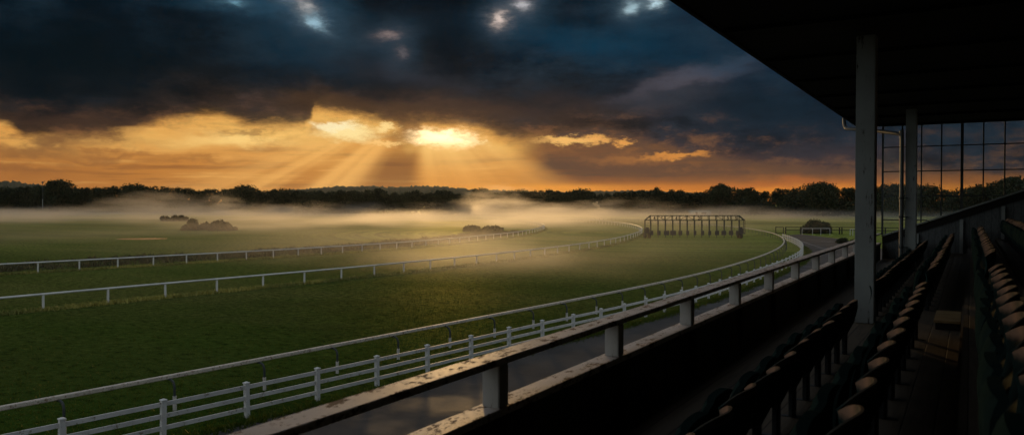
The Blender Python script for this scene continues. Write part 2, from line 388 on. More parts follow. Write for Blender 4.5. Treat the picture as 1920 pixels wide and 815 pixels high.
def m_grass(nb, bs, out, t):
    p = geo_pos(nb)
    n1 = nb.noise(p, 0.035, 4, 0.6); n2 = nb.noise(p, 0.35, 4, 0.65); n3 = nb.noise(p, 5.0, 4, 0.7)
    n4 = nb.noise(nb.mapping(p, scale=(0.012, 0.03, 1)), 1.0, 4, 0.6)
    c = nb.mix(nb.ss(n1, 0.35, 0.65), (0.009, 0.027, 0.005), (0.024, 0.058, 0.008))
    c = nb.mix(nb.ss(n2, 0.40, 0.66, 0, 0.6), c, (0.034, 0.068, 0.010))
    c = nb.mix(nb.ss(n3, 0.42, 0.30, 0, 0.75), c, (0.014, 0.020, 0.007))
    c = nb.mix(nb.ss(n3, 0.56, 0.75, 0, 0.45), c, (0.09, 0.115, 0.028))
    # mowing and hoof lines that follow the bend
    cc = at(1235, 436); rr_ = nb.v('LENGTH', nb.v('SUBTRACT', p, tuple(cc)))
    arc_ = nb.noise(nb.xyz(nb.m('MULTIPLY', rr_, 0.9), nb.m('MULTIPLY', n2, 0.8), 0.0), 1.0, 3, 0.6)
    c = nb.mix(nb.ss(rr_, 95, 40, 0, 0.62), c, (0.100, 0.165, 0.024))  # whole bend paler: the brighter light there is put into the turf colour
    c = nb.mix(nb.m('MULTIPLY', nb.ss(arc_, 0.5, 0.66, 0, 0.55), nb.ss(rr_, 85, 55)), c, (0.150, 0.210, 0.034))
    c = nb.mix(nb.m('MULTIPLY', nb.ss(arc_, 0.47, 0.34, 0, 0.45), nb.ss(rr_, 85, 55)), c, (0.020, 0.048, 0.010))
    # rough pasture further out
    d = nb.v('LENGTH', nb.v('SUBTRACT', p, tuple(at(200, 440))))
    c = nb.mix(nb.m('MULTIPLY', nb.ss(n4, 0.42, 0.62, 0, 0.75), nb.ss(d, 260, 60)), c, (0.075, 0.062, 0.028))
    n5 = nb.noise(nb.mapping(p, scale=(1.7, 2.6, 1), rot=(0,0,TH)), 1.0, 5, 0.7)
    c = nb.mix(nb.ss(n5, 0.50, 0.34, 0, 0.80), c, (0.006, 0.016, 0.003))
    c = nb.mix(nb.ss(n5, 0.54, 0.72, 0, 0.45), c, (0.075, 0.115, 0.020))
    setp(nb, bs, c, 0.8, spec=0.0, bump=nb.m('ADD', nb.noise(p, 9.0, 4, 0.75), nb.m('MULTIPLY', n2, 1.5)), bstr=0.6, bdist=0.10)
    mod = nb.m('MULTIPLY', nb.ss(nb.m('MULTIPLY_ADD', n5, 0.55, nb.m('MULTIPLY', n3, 0.45)), 0.36, 0.62, 0.25, 1.5), nb.ss(nb.m('MULTIPLY_ADD', n4, 0.5, nb.m('MULTIPLY', nb.m('MULTIPLY_ADD', nb.m('SUBTRACT', arc_, 0.5), nb.ss(rr_, 95, 60), 0.5), 0.5)), 0.40, 0.58, 0.55, 1.25))
    mod = nb.m('MULTIPLY', mod, nb.ss(d, 150, 250, 0.60, 1.0))
    wet_sheen(nb, bs, out, t, 0.50, (0.86,0.84,0.24), 0.54, 12.0, mod)
GRASS = mat('turf', m_grass)
def m_blade(nb, bs, out, t):
    p = geo_pos(nb); n = nb.noise(p, 0.6, 3, 0.6); n3 = nb.noise(p, 7.0, 2, 0.6)
    c = nb.mix(nb.ss(n, 0.35, 0.65), (0.007, 0.025, 0.004), (0.018, 0.050, 0.007))
    c = nb.mix(nb.ss(n3, 0.55, 0.8, 0, 0.5), c, (0.11, 0.13, 0.03))
    setp(nb, bs, c, 0.6, spec=0.03)
    tr = t.nodes.new('ShaderNodeBsdfTranslucent'); nb._in(tr.inputs[0], nb.mix(0.5, c, (0.16, 0.20, 0.02)))
    mxs = t.nodes.new('ShaderNodeMixShader'); mxs.inputs[0].default_value = 0.45
    t.links.new(bs.outputs[0], mxs.inputs[1]); t.links.new(tr.outputs[0], mxs.inputs[2]); t.links.new(mxs.outputs[0], out.inputs[0])
    gb = t.nodes.new('ShaderNodeBsdfGlossy'); gb.inputs[0].default_value = (0.9,0.85,0.32,1); gb.inputs['Roughness'].default_value = 0.4
    m2_ = t.nodes.new('ShaderNodeMixShader'); m2_.inputs[0].default_value = 0.035
    t.links.new(mxs.outputs[0], m2_.inputs[1]); t.links.new(gb.outputs[0], m2_.inputs[2]); t.links.new(m2_.outputs[0], out.inputs[0])
BLADE = mat('grass_blades', m_blade)
def m_leaf(c1, c2):
    def f(nb, bs, out, t):
        p = geo_pos(nb); n = nb.noise(p, 0.35, 3, 0.6)
        setp(nb, bs, nb.mix(nb.ss(n, 0.35, 0.65), c1, c2), 0.7, spec=0.2)
    return f
LEAF = mat('dark_leaves', m_leaf((0.020, 0.030, 0.012), (0.042, 0.050, 0.020)))
SCRUB = mat('scrub_leaves', m_leaf((0.070, 0.062, 0.030), (0.105, 0.092, 0.040)))
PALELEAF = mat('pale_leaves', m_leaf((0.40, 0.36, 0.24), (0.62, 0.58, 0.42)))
BARK = mat('bark', m_leaf((0.05, 0.04, 0.03), (0.09, 0.07, 0.05)))
def m_asphalt(nb, bs, out, t):
    p = geo_pos(nb); n1 = nb.noise(p, 0.22, 4, 0.6); n2 = nb.noise(p, 1.6, 5, 0.7); n3 = nb.noise(p, 60, 2, 0.6)
    c = nb.mix(nb.ss(n1, 0.35, 0.65), (0.035, 0.033, 0.032), (0.062, 0.056, 0.052))
    c = nb.mix(nb.ss(n2, 0.5, 0.75, 0, 0.6), c, (0.085, 0.070, 0.058))
    c = nb.mix(nb.ss(n3, 0.55, 0.8, 0, 0.5), c, (0.12, 0.11, 0.10))
    wet = nb.ss(nb.noise(nb.mapping(p, loc=(4,2,0)), 0.16, 4, 0.55), 0.52, 0.64)
    setp(nb, bs, c, nb.m('MULTIPLY_ADD', wet, -0.30, 0.92), spec=0.22, bump=nb.m('ADD', nb.m('MULTIPLY', n3, 0.6), n2), bstr=0.35, bdist=0.02)
ASPHALT = mat('worn_asphalt', m_asphalt)
def m_wear(paint, wood, amount=0.5, rough=0.55, scale=6.0, stretch=(1,0.35,1), grime=(0.10,0.085,0.06)):
    def f(nb, bs, out, t):
        p = obj_pos(nb)
        q = nb.mapping(p, scale=stretch)
        n1 = nb.noise(q, scale, 6, 0.72); n2 = nb.noise(q, scale*5, 4, 0.7); n3 = nb.noise(p, scale*0.25, 3, 0.6)
        f1 = nb.m('ADD', nb.m('MULTIPLY', n1, 0.7), nb.m('MULTIPLY', n2, 0.3))
        lo = 0.62 - amount*0.22
        k = nb.ss(f1, lo, lo+0.05)
        c = nb.mix(nb.ss(n3, 0.35, 0.7, 0, 0.5), paint, tuple(x*0.62 for x in paint))
        c = nb.mix(nb.ss(n2, 0.55, 0.8, 0, 0.5), c, grime)
        c = nb.mix(k, c, wood)
        setp(nb, bs, c, nb.m('MULTIPLY_ADD', k, 0.30, nb.m('MULTIPLY_ADD', n2, 0.25, rough-0.08)), spec=0.40, bump=nb.m('SUBTRACT', nb.m('MULTIPLY', n2, 0.25), k), bstr=0.5, bdist=0.004)
    return f
RAILTOP = mat('peeling_cream_paint', m_wear((0.74,0.63,0.55), (0.18,0.105,0.065), 0.44, 0.50, 11.0, (1,0.5,1), (0.24,0.17,0.12)))
POSTP = mat('old_white_paint', m_wear((0.62,0.59,0.54), (0.22,0.16,0.11), 0.12, 0.55, 7.0, (1,1,0.4)))
WHITE = mat('white_fence_paint', m_wear((0.68,0.67,0.64), (0.26,0.22,0.16), 0.26, 0.5, 5.0, (1,1,1)))
PLASTIC = mat('white_rail_plastic', m_wear((0.70,0.69,0.65), (0.40,0.38,0.33), 0.05, 0.38, 3.0, (1,1,1)))
RUSTRAIL = mat('flaking_rail_paint', m_wear((0.62,0.56,0.48), (0.24,0.15,0.10), 0.40, 0.56, 11.0, (1,1,1), (0.3,0.22,0.16)))
IRON = mat('dark_iron', m_wear((0.045,0.055,0.055), (0.12,0.07,0.04), 0.2, 0.5, 8.0, (1,1,1)))
COLP = mat('column_paint', m_wear((0.37,0.39,0.37), (0.07,0.06,0.05), 0.30, 0.65, 4.5, (1,1,0.16), (0.14,0.14,0.12)))
def m_boards(axis, pitch, c1, c2, rough=0.75):
    """boards separated by dark joints across the given axis"""
    def f(nb, bs, out, t):
        p = obj_pos(nb); x = nb.sep(p)[axis]
        u = nb.m('DIVIDE', x, pitch); fr = nb.m('FRACT', u); bd = nb.m('FLOOR', u)
        j = nb.m('MAXIMUM', nb.ss(fr, 0.035, 0.0), nb.ss(fr, 0.965, 1.0))
        idn = nb.t.nodes.new('ShaderNodeTexWhiteNoise'); idn.noise_dimensions = '1D'; nb._in(idn.inputs['W'], bd)
        st = [6.0, 6.0, 6.0]; st[axis] = 20.0
        other = 1 if axis == 0 else 2
        st[other] = 1.2
        g = nb.noise(nb.mapping(p, scale=tuple(st)), 1.0, 5, 0.65)
        c = nb.mix(idn.outputs[0], c1, c2); c = nb.mix(nb.ss(g, 0.4, 0.7, 0, 0.6), c, tuple(v*0.45 for v in c1))
        c = nb.mix(j, c, tuple(v*0.12 for v in c1))
        setp(nb, bs, c, rough, spec=0.3, bump=nb.m('SUBTRACT', nb.m('MULTIPLY', g, 0.3), j), bstr=0.6, bdist=0.01)
    return f
DARKBOARD = mat('dark_vertical_boards', m_boards(1, 0.16, (0.045,0.035,0.028), (0.070,0.055,0.042)))
ENDBOARD = mat('grey_end_boards', m_boards(0, 0.20, (0.13,0.14,0.14), (0.17,0.18,0.18)))
FLOORB = mat('worn_floor_planks', m_boards(0, 0.21, (0.10,0.075,0.05), (0.15,0.11,0.07)))
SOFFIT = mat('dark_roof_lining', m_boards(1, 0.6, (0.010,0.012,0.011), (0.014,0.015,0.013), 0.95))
STEPW = mat('yellowed_step_wood', m_boards(1, 0.12, (0.30,0.19,0.08), (0.36,0.25,0.12)))
def m_plain(c, rough=0.5, metal=0.0, spec=0.5, nscale=12.0):
    def f(nb, bs, out, t):
        n = nb.noise(obj_pos(nb), nscale, 4, 0.65)
        setp(nb, bs, nb.mix(nb.ss(n, 0.3, 0.7), tuple(x*0.7 for x in c), c), nb.m('MULTIPLY_ADD', n, 0.25, rough-0.12), metal, spec, bump=n, bstr=0.15, bdist=0.003)
    return f
SEAT = mat('dark_green_seat_plastic', m_plain((0.026,0.052,0.047), 0.72, spec=0.14, nscale=18))
SEATB = mat('black_seat_iron', m_plain((0.02,0.022,0.022), 0.5))
GATEM = mat('gate_green_steel', m_plain((0.014,0.036,0.033), 0.5, nscale=5))
PADM = mat('gate_pad_vinyl', m_plain((0.018,0.022,0.030), 0.5))
TYRE = mat('rubber', m_plain((0.02,0.02,0.02), 0.8))
PIPE = mat('pipe_grey_paint', m_plain((0.13,0.14,0.135), 0.5, spec=0.5))
DARKWOOD = mat('dark_fence_wood', m_plain((0.03,0.028,0.024), 0.8, spec=0.1))
PALE = mat('pale_painted_sheet', m_plain((0.62,0.66,0.62), 0.6, nscale=1.5))
GREYROOF = mat('grey_roof_sheet', m_plain((0.28,0.30,0.30), 0.6, nscale=1.5))
DIGIT = mat('black_number_paint', m_plain((0.015,0.015,0.015), 0.6))
def m_line(nb, bs, out, t):
    p = geo_pos(nb); n = nb.noise(p, 3.0, 5, 0.7)
    setp(nb, bs, nb.mix(nb.ss(n, 0.40, 0.56), (0.30,0.29,0.26), (0.060,0.055,0.05)), 0.7)
LINE = mat('faded_line_paint', m_line)
def m_water(nb, bs, out, t):
    setp(nb, bs, (0.02,0.022,0.02), 0.16, spec=0.9, bump=nb.noise(geo_pos(nb), 0.8, 2, 0.5), bstr=0.03, bdist=0.02)
WATER = mat('still_water', m_water)
def m_hill(nb, bs, out, t):
    p = geo_pos(nb); n = nb.noise(p, 0.02, 5, 0.65)
    setp(nb, bs, nb.mix(nb.ss(n, 0.4, 0.6), (0.05,0.055,0.03), (0.085,0.075,0.04)), 0.9, spec=0.1)
HILL = mat('wooded_hill', m_hill)
def m_pane(nb, bs, out, t):
    """old dusty glass: mostly clear, a faint grime film and a reflection"""
    tr = t.nodes.new('ShaderNodeBsdfTransparent'); tr.inputs[0].default_value = (0.92,0.95,0.95,1)
    gl = t.nodes.new('ShaderNodeBsdfGlossy'); gl.inputs['Roughness'].default_value = 0.08; gl.inputs[0].default_value = (0.8,0.85,0.85,1)
    df = t.nodes.new('ShaderNodeBsdfDiffuse'); df.inputs[0].default_value = (0.35,0.36,0.34,1)
    fz = t.nodes.new('ShaderNodeFresnel'); fz.inputs[0].default_value = 1.25
    a = t.nodes.new('ShaderNodeMixShader'); b = t.nodes.new('ShaderNodeMixShader')
    n = nb.noise(obj_pos(nb), 2.2, 5, 0.65)
    nb._in(a.inputs[0], nb.ss(n, 0.35, 0.75, 0.02, 0.10)); t.links.new(tr.outputs[0], a.inputs[1]); t.links.new(df.outputs[0], a.inputs[2])
    t.links.new(fz.outputs[0], b.inputs[0]); t.links.new(a.outputs[0], b.inputs[1]); t.links.new(gl.outputs[0], b.inputs[2])
    t.links.new(b.outputs[0], out.inputs[0])
PANE = mat('dusty_glass', m_pane)

# ================================================================ curves of the course (traced, then set out on the ground)
RH = 1.04      # running rail height
FH = 1.04      # paling fence height
def smooth_pts(pts, it=2):
    for _ in range(it):
        pts = [pts[0]] + [(pts[i-1] + pts[i]*2 + pts[i+1])/4 for i in range(1, len(pts)-1)] + [pts[-1]]
    return pts
def catmull(pts, n=8):
    out = []
    for i in range(len(pts)-1):
        p0 = pts[max(i-1,0)]; p1 = pts[i]; p2 = pts[i+1]; p3 = pts[min(i+2,len(pts)-1)]
        for k in range(n):
            t_ = k/n
            out.append(0.5*((2*p1) + (p2-p0)*t_ + (2*p0-5*p1+4*p2-p3)*t_**2 + (-p0+3*p1-3*p2+p3)*t_**3))
    out.append(pts[-1]); return out
def resample(pts, step, start=0.0):
    out = []; acc = start; s_ = 0.0
    for a, b in zip(pts, pts[1:]):
        L = (b-a).length
        while acc <= s_ + L and L > 0:
            out.append(a.lerp(b, (acc-s_)/L)); acc += step
        s_ += L
    return out
def track(px, z, lead=14.0, sm=2, near_step=3.0):
    pts = [at(x, y, z) for x, y in px]
    if lead: d = (pts[0]-pts[2]).normalized(); pts = [pts[0] + d*lead] + pts
    pts = catmull(pts, 6)
    pts = resample(pts, near_step); pts = smooth_pts(pts, sm*6)
    return [Vector((p.x, p.y, 0)) for p in pts]
outer_px = [(0,761.6),(125.4,735),(320,703),(493.7,671),(640,641.6),(749.5,620),(853.6,601.6),(941.7,585),(1011,572.3),(1077.8,560),(1136.6,549.3),(1187,538.7),(1224.7,531),(1263.6,523.2),(1298,515.6),(1326.8,508.6),(1352,501.8),(1373,495.8),(1392,490.2),(1408.8,485),(1422.5,480.6),(1434,476.4),(1445,472),(1453.8,467.9),(1462,463.4),(1468.8,457.8),(1471.6,452.5),(1470,446.5),(1462.4,440.8),(1448,435.8),(1428.9,431.5),(1400,427.2),(1374.5,424.2),(1329,420),(1270,416),(1206,412),(1127,408.5),(1008,405.2),(850,402.0),(600,399.6),(300,398.2),(0,397.6),(-300,397.4)]
fence_px = [(111,786),(306.4,748),(462.3,716),(590.9,691),(704.6,667),(799,647.5),(883,630),(957.7,613),(1022.8,599),(1083,587),(1137,576),(1185.7,565.2),(1226,556),(1264,547.2),(1296.5,539),(1325,531.5),(1349,524.8),(1370,518.4),(1389,512.6),(1406.5,507),(1424,501),(1445,494),(1463,487.4),(1480,480.6),(1493,474),(1501.5,468),(1505.4,462),(1505.4,457.5),(1502.5,453),(1494.5,447.6),(1480,441.8),(1465,437.8)]
inner_px = [(0,556),(79.5,549),(201,538),(307,528.8),(404,521),(491,514),(566,508),(633.6,502),(696,496.6),(751,491.2),(800.7,486.3),(845.6,482),(886,478.3),(922,475),(955.6,471.6),(985,468.3),(1011,465.4),(1036.7,462.5),(1058.6,459.6),(1079,457),(1097,454.8),(1113.4,452.6),(1127,450.6),(1140,448.4),(1152,446),(1164,443.4),(1176.7,440.3),(1187,437.4),(1196.5,434),(1203,430.8),(1205,427),(1198,422.8),(1184.7,419.6),(1166.8,417),(1147,414.8),(1123,412.8),(1097.5,411),(1048,408.2),(960,405.2),(850,403),(600,400.6),(300,399.2),(0,398.5),(-300,398.2)]
infield_px = [(0,493.7),(73.7,490.5),(152,486.4),(221.5,482.6),(287,479),(350,476),(409.4,473),(461.7,470.2),(510.8,467.6),(557,465.2),(600.5,462.8),(641,460.3),(675.8,458),(710.5,455.8),(738.8,454),(769,452),(794,450.2),(819,448.4),(843.5,446.3),(863,444.5),(882,442.6),(899.5,440.8),(915,439.4),(930,438),(955,435.8),(968,434.2),(982,432.2),(996.5,429.6),(1009,427),(1018.5,424),(1022,420.8),(1015,418),(1004.5,416),(978.7,413.5),(949,411.2),(919.3,409.2),(879.7,407.2),(820,405.2),(700,403),(520,401.4),(300,400.4),(0,399.8),(-300,399.6)]
outer = track(outer_px, RH, 16); fence = track(fence_px, FH, 10, 1, 1.5); inner = track(inner_px, RH, 20); infield = track(infield_px, RH, 26)

# ================================================================ ground
def sheet(name, pts, z, m, kind='structure'):
    mb = MB(); mb.v = [(p[0], p[1], z) for p in pts]; mb.f = [tuple(range(len(pts)))]
    me = bpy.data.meshes.new(name); me.from_pydata(mb.v, [], mb.f); me.materials.append(m)
    bm = bmesh.new(); bm.from_mesh(me); bmesh.ops.triangulate(bm, faces=bm.faces)
    for f in bm.faces:
        if f.normal.z < 0: f.normal_flip()
    bm.to_mesh(me); bm.free()
    o = bpy.data.objects.new(name, me); C.objects.link(o); o['kind'] = kind; return o
G = 9000
sheet('ground', [(-G,-G),(G,-G),(G,G),(-G,G)], 0.0, GRASS)
# asphalt apron between the stand and the white fence
def offset_line(pts, d):
    out = []
    for i, p in enumerate(pts):
        t_ = (pts[min(i+1,len(pts)-1)] - pts[max(i-1,0)]).normalized()
        out.append(p + Vector((t_.y, -t_.x, 0))*d)
    return out
fo = offset_line(fence, 0.65)
fo = [p + Vector((mnoise.noise(p*0.5)*0.25, mnoise.noise(p*0.5+Vector((9,9,0)))*0.25, 0)) for p in fo]
fo = [p for p, q in zip(fo, fence) if q.y < 126] 
ap = [(p.x, p.y) for p in fo]
tail = [at(1470,441), at(1502,438.9), at(1540,443.5), at(1577,448), at(1602,453.5), at(1640,462), at(1700,480)]
ap += [(p.x, p.y) for p in tail]
ap += [(9.0, 34.0), (9.0, -30.0), (fo[0].x+1.0, -30.0)]
sheet('asphalt_apron', ap, 0.004, ASPHALT)
def strip(a, b, wd, z, name):
    d = (b-a).normalized(); n = Vector((-d.y, d.x, 0))*wd/2
    return [(a+n), (b+n), (b-n), (a-n)]
ml = MB()
for a, b, wd in ((at(1496,450),at(1546,466.5),0.22), (at(1510,448.6),at(1577,455),0.18)):
    q = strip(a, b, wd, 0, ''); ml.add([(p.x,p.y,0.008) for p in q], [(0,1,2,3)])
tag(ml.build('painted_lines', LINE), kind='structure')
# flood water lying in the field
pond = at(266, 447.5); pw = (at(312,447.5)-at(216,447.5)).length/2
wp = []
for k in range(40):
    a = 2*math.pi*k/40; r_ = 1 + 0.22*mnoise.noise(Vector((math.cos(a)*1.3, math.sin(a)*1.3, 3)))
    wp.append(tuple((pond + RT*math.cos(a)*pw*r_ + FW*math.sin(a)*3.2*r_).to_2d()))
sheet('flood_water', wp, 0.012, WATER)
# faint hills beyond the wood
hl = MB()
def hill(pxs, v, depth):
    n = len(pxs); vs = []; fs = []
    top = []
    for i in range(n-1):
        (x0,y0),(x1,y1) = pxs[i], pxs[i+1]
        m_ = max(2, int(abs(x1-x0)/3))
        for k in range(m_):
            t_ = k/m_; top.append((x0+(x1-x0)*t_, y0+(y1-y0)*t_))
    top.append(pxs[-1])
    rows = 7
    for x, y in top:
        hgt = H + (382-y)/FPX*v
        for r_ in range(rows):
            a = math.pi*r_/(rows-1)
            q = at_depth(x, v - math.cos(a)*depth)
            z = max(hgt,0.5)*math.sin(a)**0.8 if 0 < r_ < rows-1 else -1
            z += (mnoise.noise(Vector((x*0.25, r_*3.1, v*0.01)))*6 + mnoise.noise(Vector((x*0.9, r_*3.1, 7)))*3.5) if 0 < r_ < rows-1 else 0
            vs.append((q.x, q.y, z))
    for i in range(len(top)-1):
        for r_ in range(rows-1):
            a = i*rows+r_; fs.append((a, a+1, a+rows+1, a+rows))
    hl.add(vs, fs)
hill([(480,362),(560,354),(610,351),(640,349),(690,348.5),(735,350.5),(790,348.5),(840,350.5),(880,354),(960,359),(1080,359.5),(1200,357),(1330,362)], 2300, 260)
hill([(-420,352),(-200,344),(-60,341),(0,339.5),(30,340.5),(60,345),(120,353),(180,362)], 2100, 260)
tag(hl.build('hills', HILL, smooth=True), kind='structure')

# ================================================================ rails and fences
def rail_run(name, line, label, cat, top_prof, h, post_me, step, start, mat_, group=None, maxn=100, step_top=3.0, cond=None):
    """continuous rail on evenly spaced posts; posts past the first hundred become one part"""
    root = empty(name, line[0]); tag(root, label, cat, group)
    o0 = line[0]
    MB().tube([p - o0 + Vector((0,0,h)) for p in line], 0, prof=top_prof).build('top_rail', mat_, root, smooth=True)
    ps = resample(line, step, start); rest = MB(); tri = None
    for i, p in enumerate(ps):
        q = min(range(len(line)), key=lambda k: (line[k]-p).length_squared)
        t_ = (line[min(q+1,len(line)-1)] - line[max(q-1,0)]).normalized(); ang = math.atan2(t_.y, t_.x) - math.pi/2
        ang += random.uniform(-0.03, 0.03)
        if i < maxn: 
            c = inst('post', post_me, root, p - o0, ang); c.rotation_euler[0] = random.uniform(-0.02,0.02); c.rotation_euler[1] = random.uniform(-0.015,0.015)
        else:
            rest.box(-0.05,0.05,-0.05,0.05,0,h, Matrix.Translation(p-o0) @ Matrix.Rotation(ang,4,'Z'))
    if rest.v: rest.build('posts', mat_, root)['kind'] = 'stuff'
    return root
oval = [(0.080*math.cos(a)*1.0, 0.070*math.sin(a)-0.070) for a in [2*math.pi*k/10 for k in range(10)]]
pm = MB().box(-0.055,0.055,-0.055,0.055,-0.1,RH-0.06).box(-0.06,0.06,-0.06,0.06,RH-0.13,RH-0.045).mesh('rail_post', PLASTIC, bevel=0.008)
def first_at(line, px, py, z, step):
    """arc length on the line nearest a traced post, brought back to the first post"""
    p = at(px, py, z); p.z = 0; s_ = 0; best = (1e9, 0)
    for a, b in zip(line, line[1:]):
        L_ = (b-a).length; k = max(0.0, min(1.0, (p-a).dot(b-a)/(L_*L_))) if L_ > 0 else 0.0
        d = (a.lerp(b, k)-p).length
        if d < best[0]: best = (d, s_ + k*L_)
        s_ += (b-a).length
    return best[1] % step
rail_run('running_rail', inner, 'nearer white running rail, curving back just left of the starting gate', 'running rail', oval, RH, pm, 3.88, first_at(inner, 307, 528.8, RH, 3.88), PLASTIC, 'white running rails of the course')
rail_run('running_rail', infield, 'farther white running rail, curving round the brown scrub on the infield', 'running rail', oval, RH, pm, 3.56, first_at(infield, 350, 476, RH, 3.56), PLASTIC, 'white running rails of the course')
# outer rail: flaking board rail on swan-necked iron posts
oprof = [(-0.075,-0.015),(-0.06,0.0),(0.06,0.0),(0.075,-0.015),(0.075,-0.10),(0.055,-0.125),(-0.055,-0.125),(-0.075,-0.10)]
neck = MB()
npts = [Vector((0.34,0,-0.1)), Vector((0.34,0,RH*0.55)), Vector((0.335,0,RH-0.33)), Vector((0.29,0,RH-0.22)), Vector((0.20,0,RH-0.15)), Vector((0.06,0,RH-0.135)), Vector((-0.03,0,RH-0.135))]
neck.tube(catmull(npts, 3), 0.038, 8, up=Vector((0,1,0)))
neck_me = neck.mesh('swan_neck_post', IRON, smooth=True)
sleeve_me = MB().tube([Vector((0.34,0,-0.05)), Vector((0.34,0,RH*0.42))], 0.058, 10, up=Vector((0,1,0))).mesh('post_sleeve', POSTP, smooth=True)
orail = rail_run('outer_running_rail', outer, 'flaking brown and cream outer running rail on swan-necked posts, beside the white fence', 'running rail', oprof, RH, neck_me, 3.26, first_at(outer, 320, 703, RH, 3.26), RUSTRAIL, None)
for c in [c for c in orail.children if c.name.startswith('post')][:100]:
    if c.type == 'MESH' and c.data == neck_me and c.location.length < 60:
        s_ = inst('sleeve', sleeve_me, c)
# white three-bar fence
wf = empty('paling_fence', fence[0]); tag(wf, 'white three-bar wooden fence along the edge of the asphalt, square posts with caps', 'fence')
o0 = fence[0]
def board_prof(wd, ht): return [(-wd/2,-ht/2),(wd/2,-ht/2),(wd/2,ht/2),(-wd/2,ht/2)]
for hz in (0.87, 0.56, 0.25):
    MB().tube([p - o0 + Vector((0,0,FH*hz)) for p in fence], 0, prof=board_prof(0.045, 0.115)).build('rail_board', WHITE, wf)
fp = MB().box(-0.065,0.065,-0.065,0.065,-0.1,FH-0.03).box(-0.08,0.08,-0.08,0.08,FH-0.03,FH+0.005)
fp.add([(-0.07,-0.07,FH+0.005),(0.07,-0.07,FH+0.005),(0.07,0.07,FH+0.005),(-0.07,0.07,FH+0.005),(0,0,FH+0.035)], [(0,1,4),(1,2,4),(2,3,4),(3,0,4)])
fp_me = fp.mesh('fence_post', WHITE, bevel=0.006)
for i, p in enumerate(resample(fence, 2.58, first_at(fence, 306.4, 748, FH, 2.58))[:100]):
    q = min(range(len(fence)), key=lambda k: (fence[k]-p).length_squared)
    t_ = (fence[min(q+1,len(fence)-1)] - fence[max(q-1,0)]).normalized()
    c = inst('post', fp_me, wf, p - o0, math.atan2(t_.y, t_.x)-math.pi/2+random.uniform(-.04,.04), (1,1,random.uniform(0.98,1.03)))
    c.rotation_euler[0] = random.uniform(-0.02,0.02); c.rotation_euler[1] = random.uniform(-0.02,0.02)

# ================================================================ the stand (K scales its traced proportions)
K = 0.8
YG = 37.3*K                      # plane of the glazed end screen
YN = -9.0                        # near end of the stand
def zc(dz): return H - dz*K      # height of something dz below the eye
stand = empty('grandstand', (0, 10, 0)); tag(stand, 'old timber grandstand in deep shade, with a flat dark roof above its stepped floor', 'grandstand')
SO = Vector((0,-10,0))           # parts are built in world coordinates and hung on the stand's base point
def part(mb, name, m, parent=stand, **k):
    off = parent.location if parent is not None else Vector((0,0,0))
    if parent is not None: mb.v = [(x-off.x, y-off.y, z-off.z) for x, y, z in mb.v]
    return mb.build(name, m, parent, **k)
# tiers
TE = [(-3.2, 2.33), (-1.02, 2.02), (-0.07, 1.71), (0.88, 1.40), (1.83, 1.09), (2.78, 0.78), (3.73, 0.47), (4.68, 0.16), (5.63, -0.15)]   # left edge of each tier, depth below eye
for i, (x, dz) in enumerate(TE):
    x1 = TE[i+1][0] if i+1 < len(TE) else 8.5
    mb = MB().box(x*K, x1*K, YN, YG, zc(dz)-0.10, zc(dz))
    if i+1 < len(TE): mb.box(x1*K-0.03, x1*K-0.002, YN, YG, zc(dz)+0.002, zc(TE[i+1][1])-0.102)
    part(mb, 'floor_tier', FLOORB)
# roof
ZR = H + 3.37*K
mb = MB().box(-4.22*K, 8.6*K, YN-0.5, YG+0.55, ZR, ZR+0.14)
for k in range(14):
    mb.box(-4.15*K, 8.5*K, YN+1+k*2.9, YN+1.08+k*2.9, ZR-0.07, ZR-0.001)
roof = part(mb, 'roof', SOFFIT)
mb = MB().box(-4.30*K, -4.222*K, YN-0.5, YG+0.55, ZR-0.035, ZR+0.26)
part(mb, 'fascia_board', DARKWOOD)
mb = MB(); gy0, gy1 = YN-0.5, YG+0.6; gx = -4.39*K; gz = ZR+0.10
arc = [(0.062*math.cos(a), 0.062*math.sin(a)) for a in [math.pi + math.pi*k/8 for k in range(9)]] + [(0.05*math.cos(a), 0.05*math.sin(a)) for a in [2*math.pi - math.pi*k/8 for k in range(9)]]
mb.tube([(gx,gy0,gz),(gx,gy1,gz)], 0, prof=arc)
part(mb, 'gutter', IRON)
mb = MB().box(8.5*K, 8.62*K, YN, YG, 0.0, ZR-0.002).box(-4.0*K, 8.5*K, YN-0.12, YN, 0.0, ZR-0.002)
part(mb, 'back_wall', ENDBOARD)
mb = MB().box(-3.22*K, -3.12*K, YN, YG, 0.0, zc(2.45))
part(mb, 'base_wall', DARKBOARD)
def column(x0, x1, y0, y1):
    part(MB().box(x0, x1, y0, y1, zc(2.33)+0.001, ZR-0.08), 'column', COLP, bevel=0.012)
column(-1.565, -1.282, 13.50, 13.80)
column(-1.565, -1.287, 24.60, 24.90)
# balustrade in front
bal = empty('balustrade', (-3.3*K, 10, zc(2.4))); tag(bal, 'timber balustrade with peeling cream handrail and sill, along the front of the stand', 'balustrade')
ai, ao = 3.28*K, 3.49*K
zt = zc(1.25); 
mb = MB()
def rough_plank(mb, x0, x1, y0, y1, z0, z1, step=0.25, amp=0.004, seed=0):
    """a plank whose long edges are slightly worn"""
    n = int((y1-y0)/step)
    vs = []; fs = []
    for i in range(n+1):
        y = y0+(y1-y0)*i/n
        e = [mnoise.noise(Vector((y*1.7, q*5+seed, 0)))*amp + mnoise.noise(Vector((y*9, q*5+seed, 3)))*amp*0.6 for q in range(4)]
        vs += [(x0+e[0],y,z0),(x1+e[1],y,z0),(x1+e[2],y,z1+e[3]*0.5),(x0+e[3],y,z1+e[2]*0.5)]
    for i in range(n):
        for k in range(4):
            k2 = (k+1)%4; a = i*4
            fs.append((a+k,a+k2,a+4+k2,a+4+k))
    fs += [(0,3,2,1),(n*4,n*4+1,n*4+2,n*4+3)]
    mb.add(vs, fs)
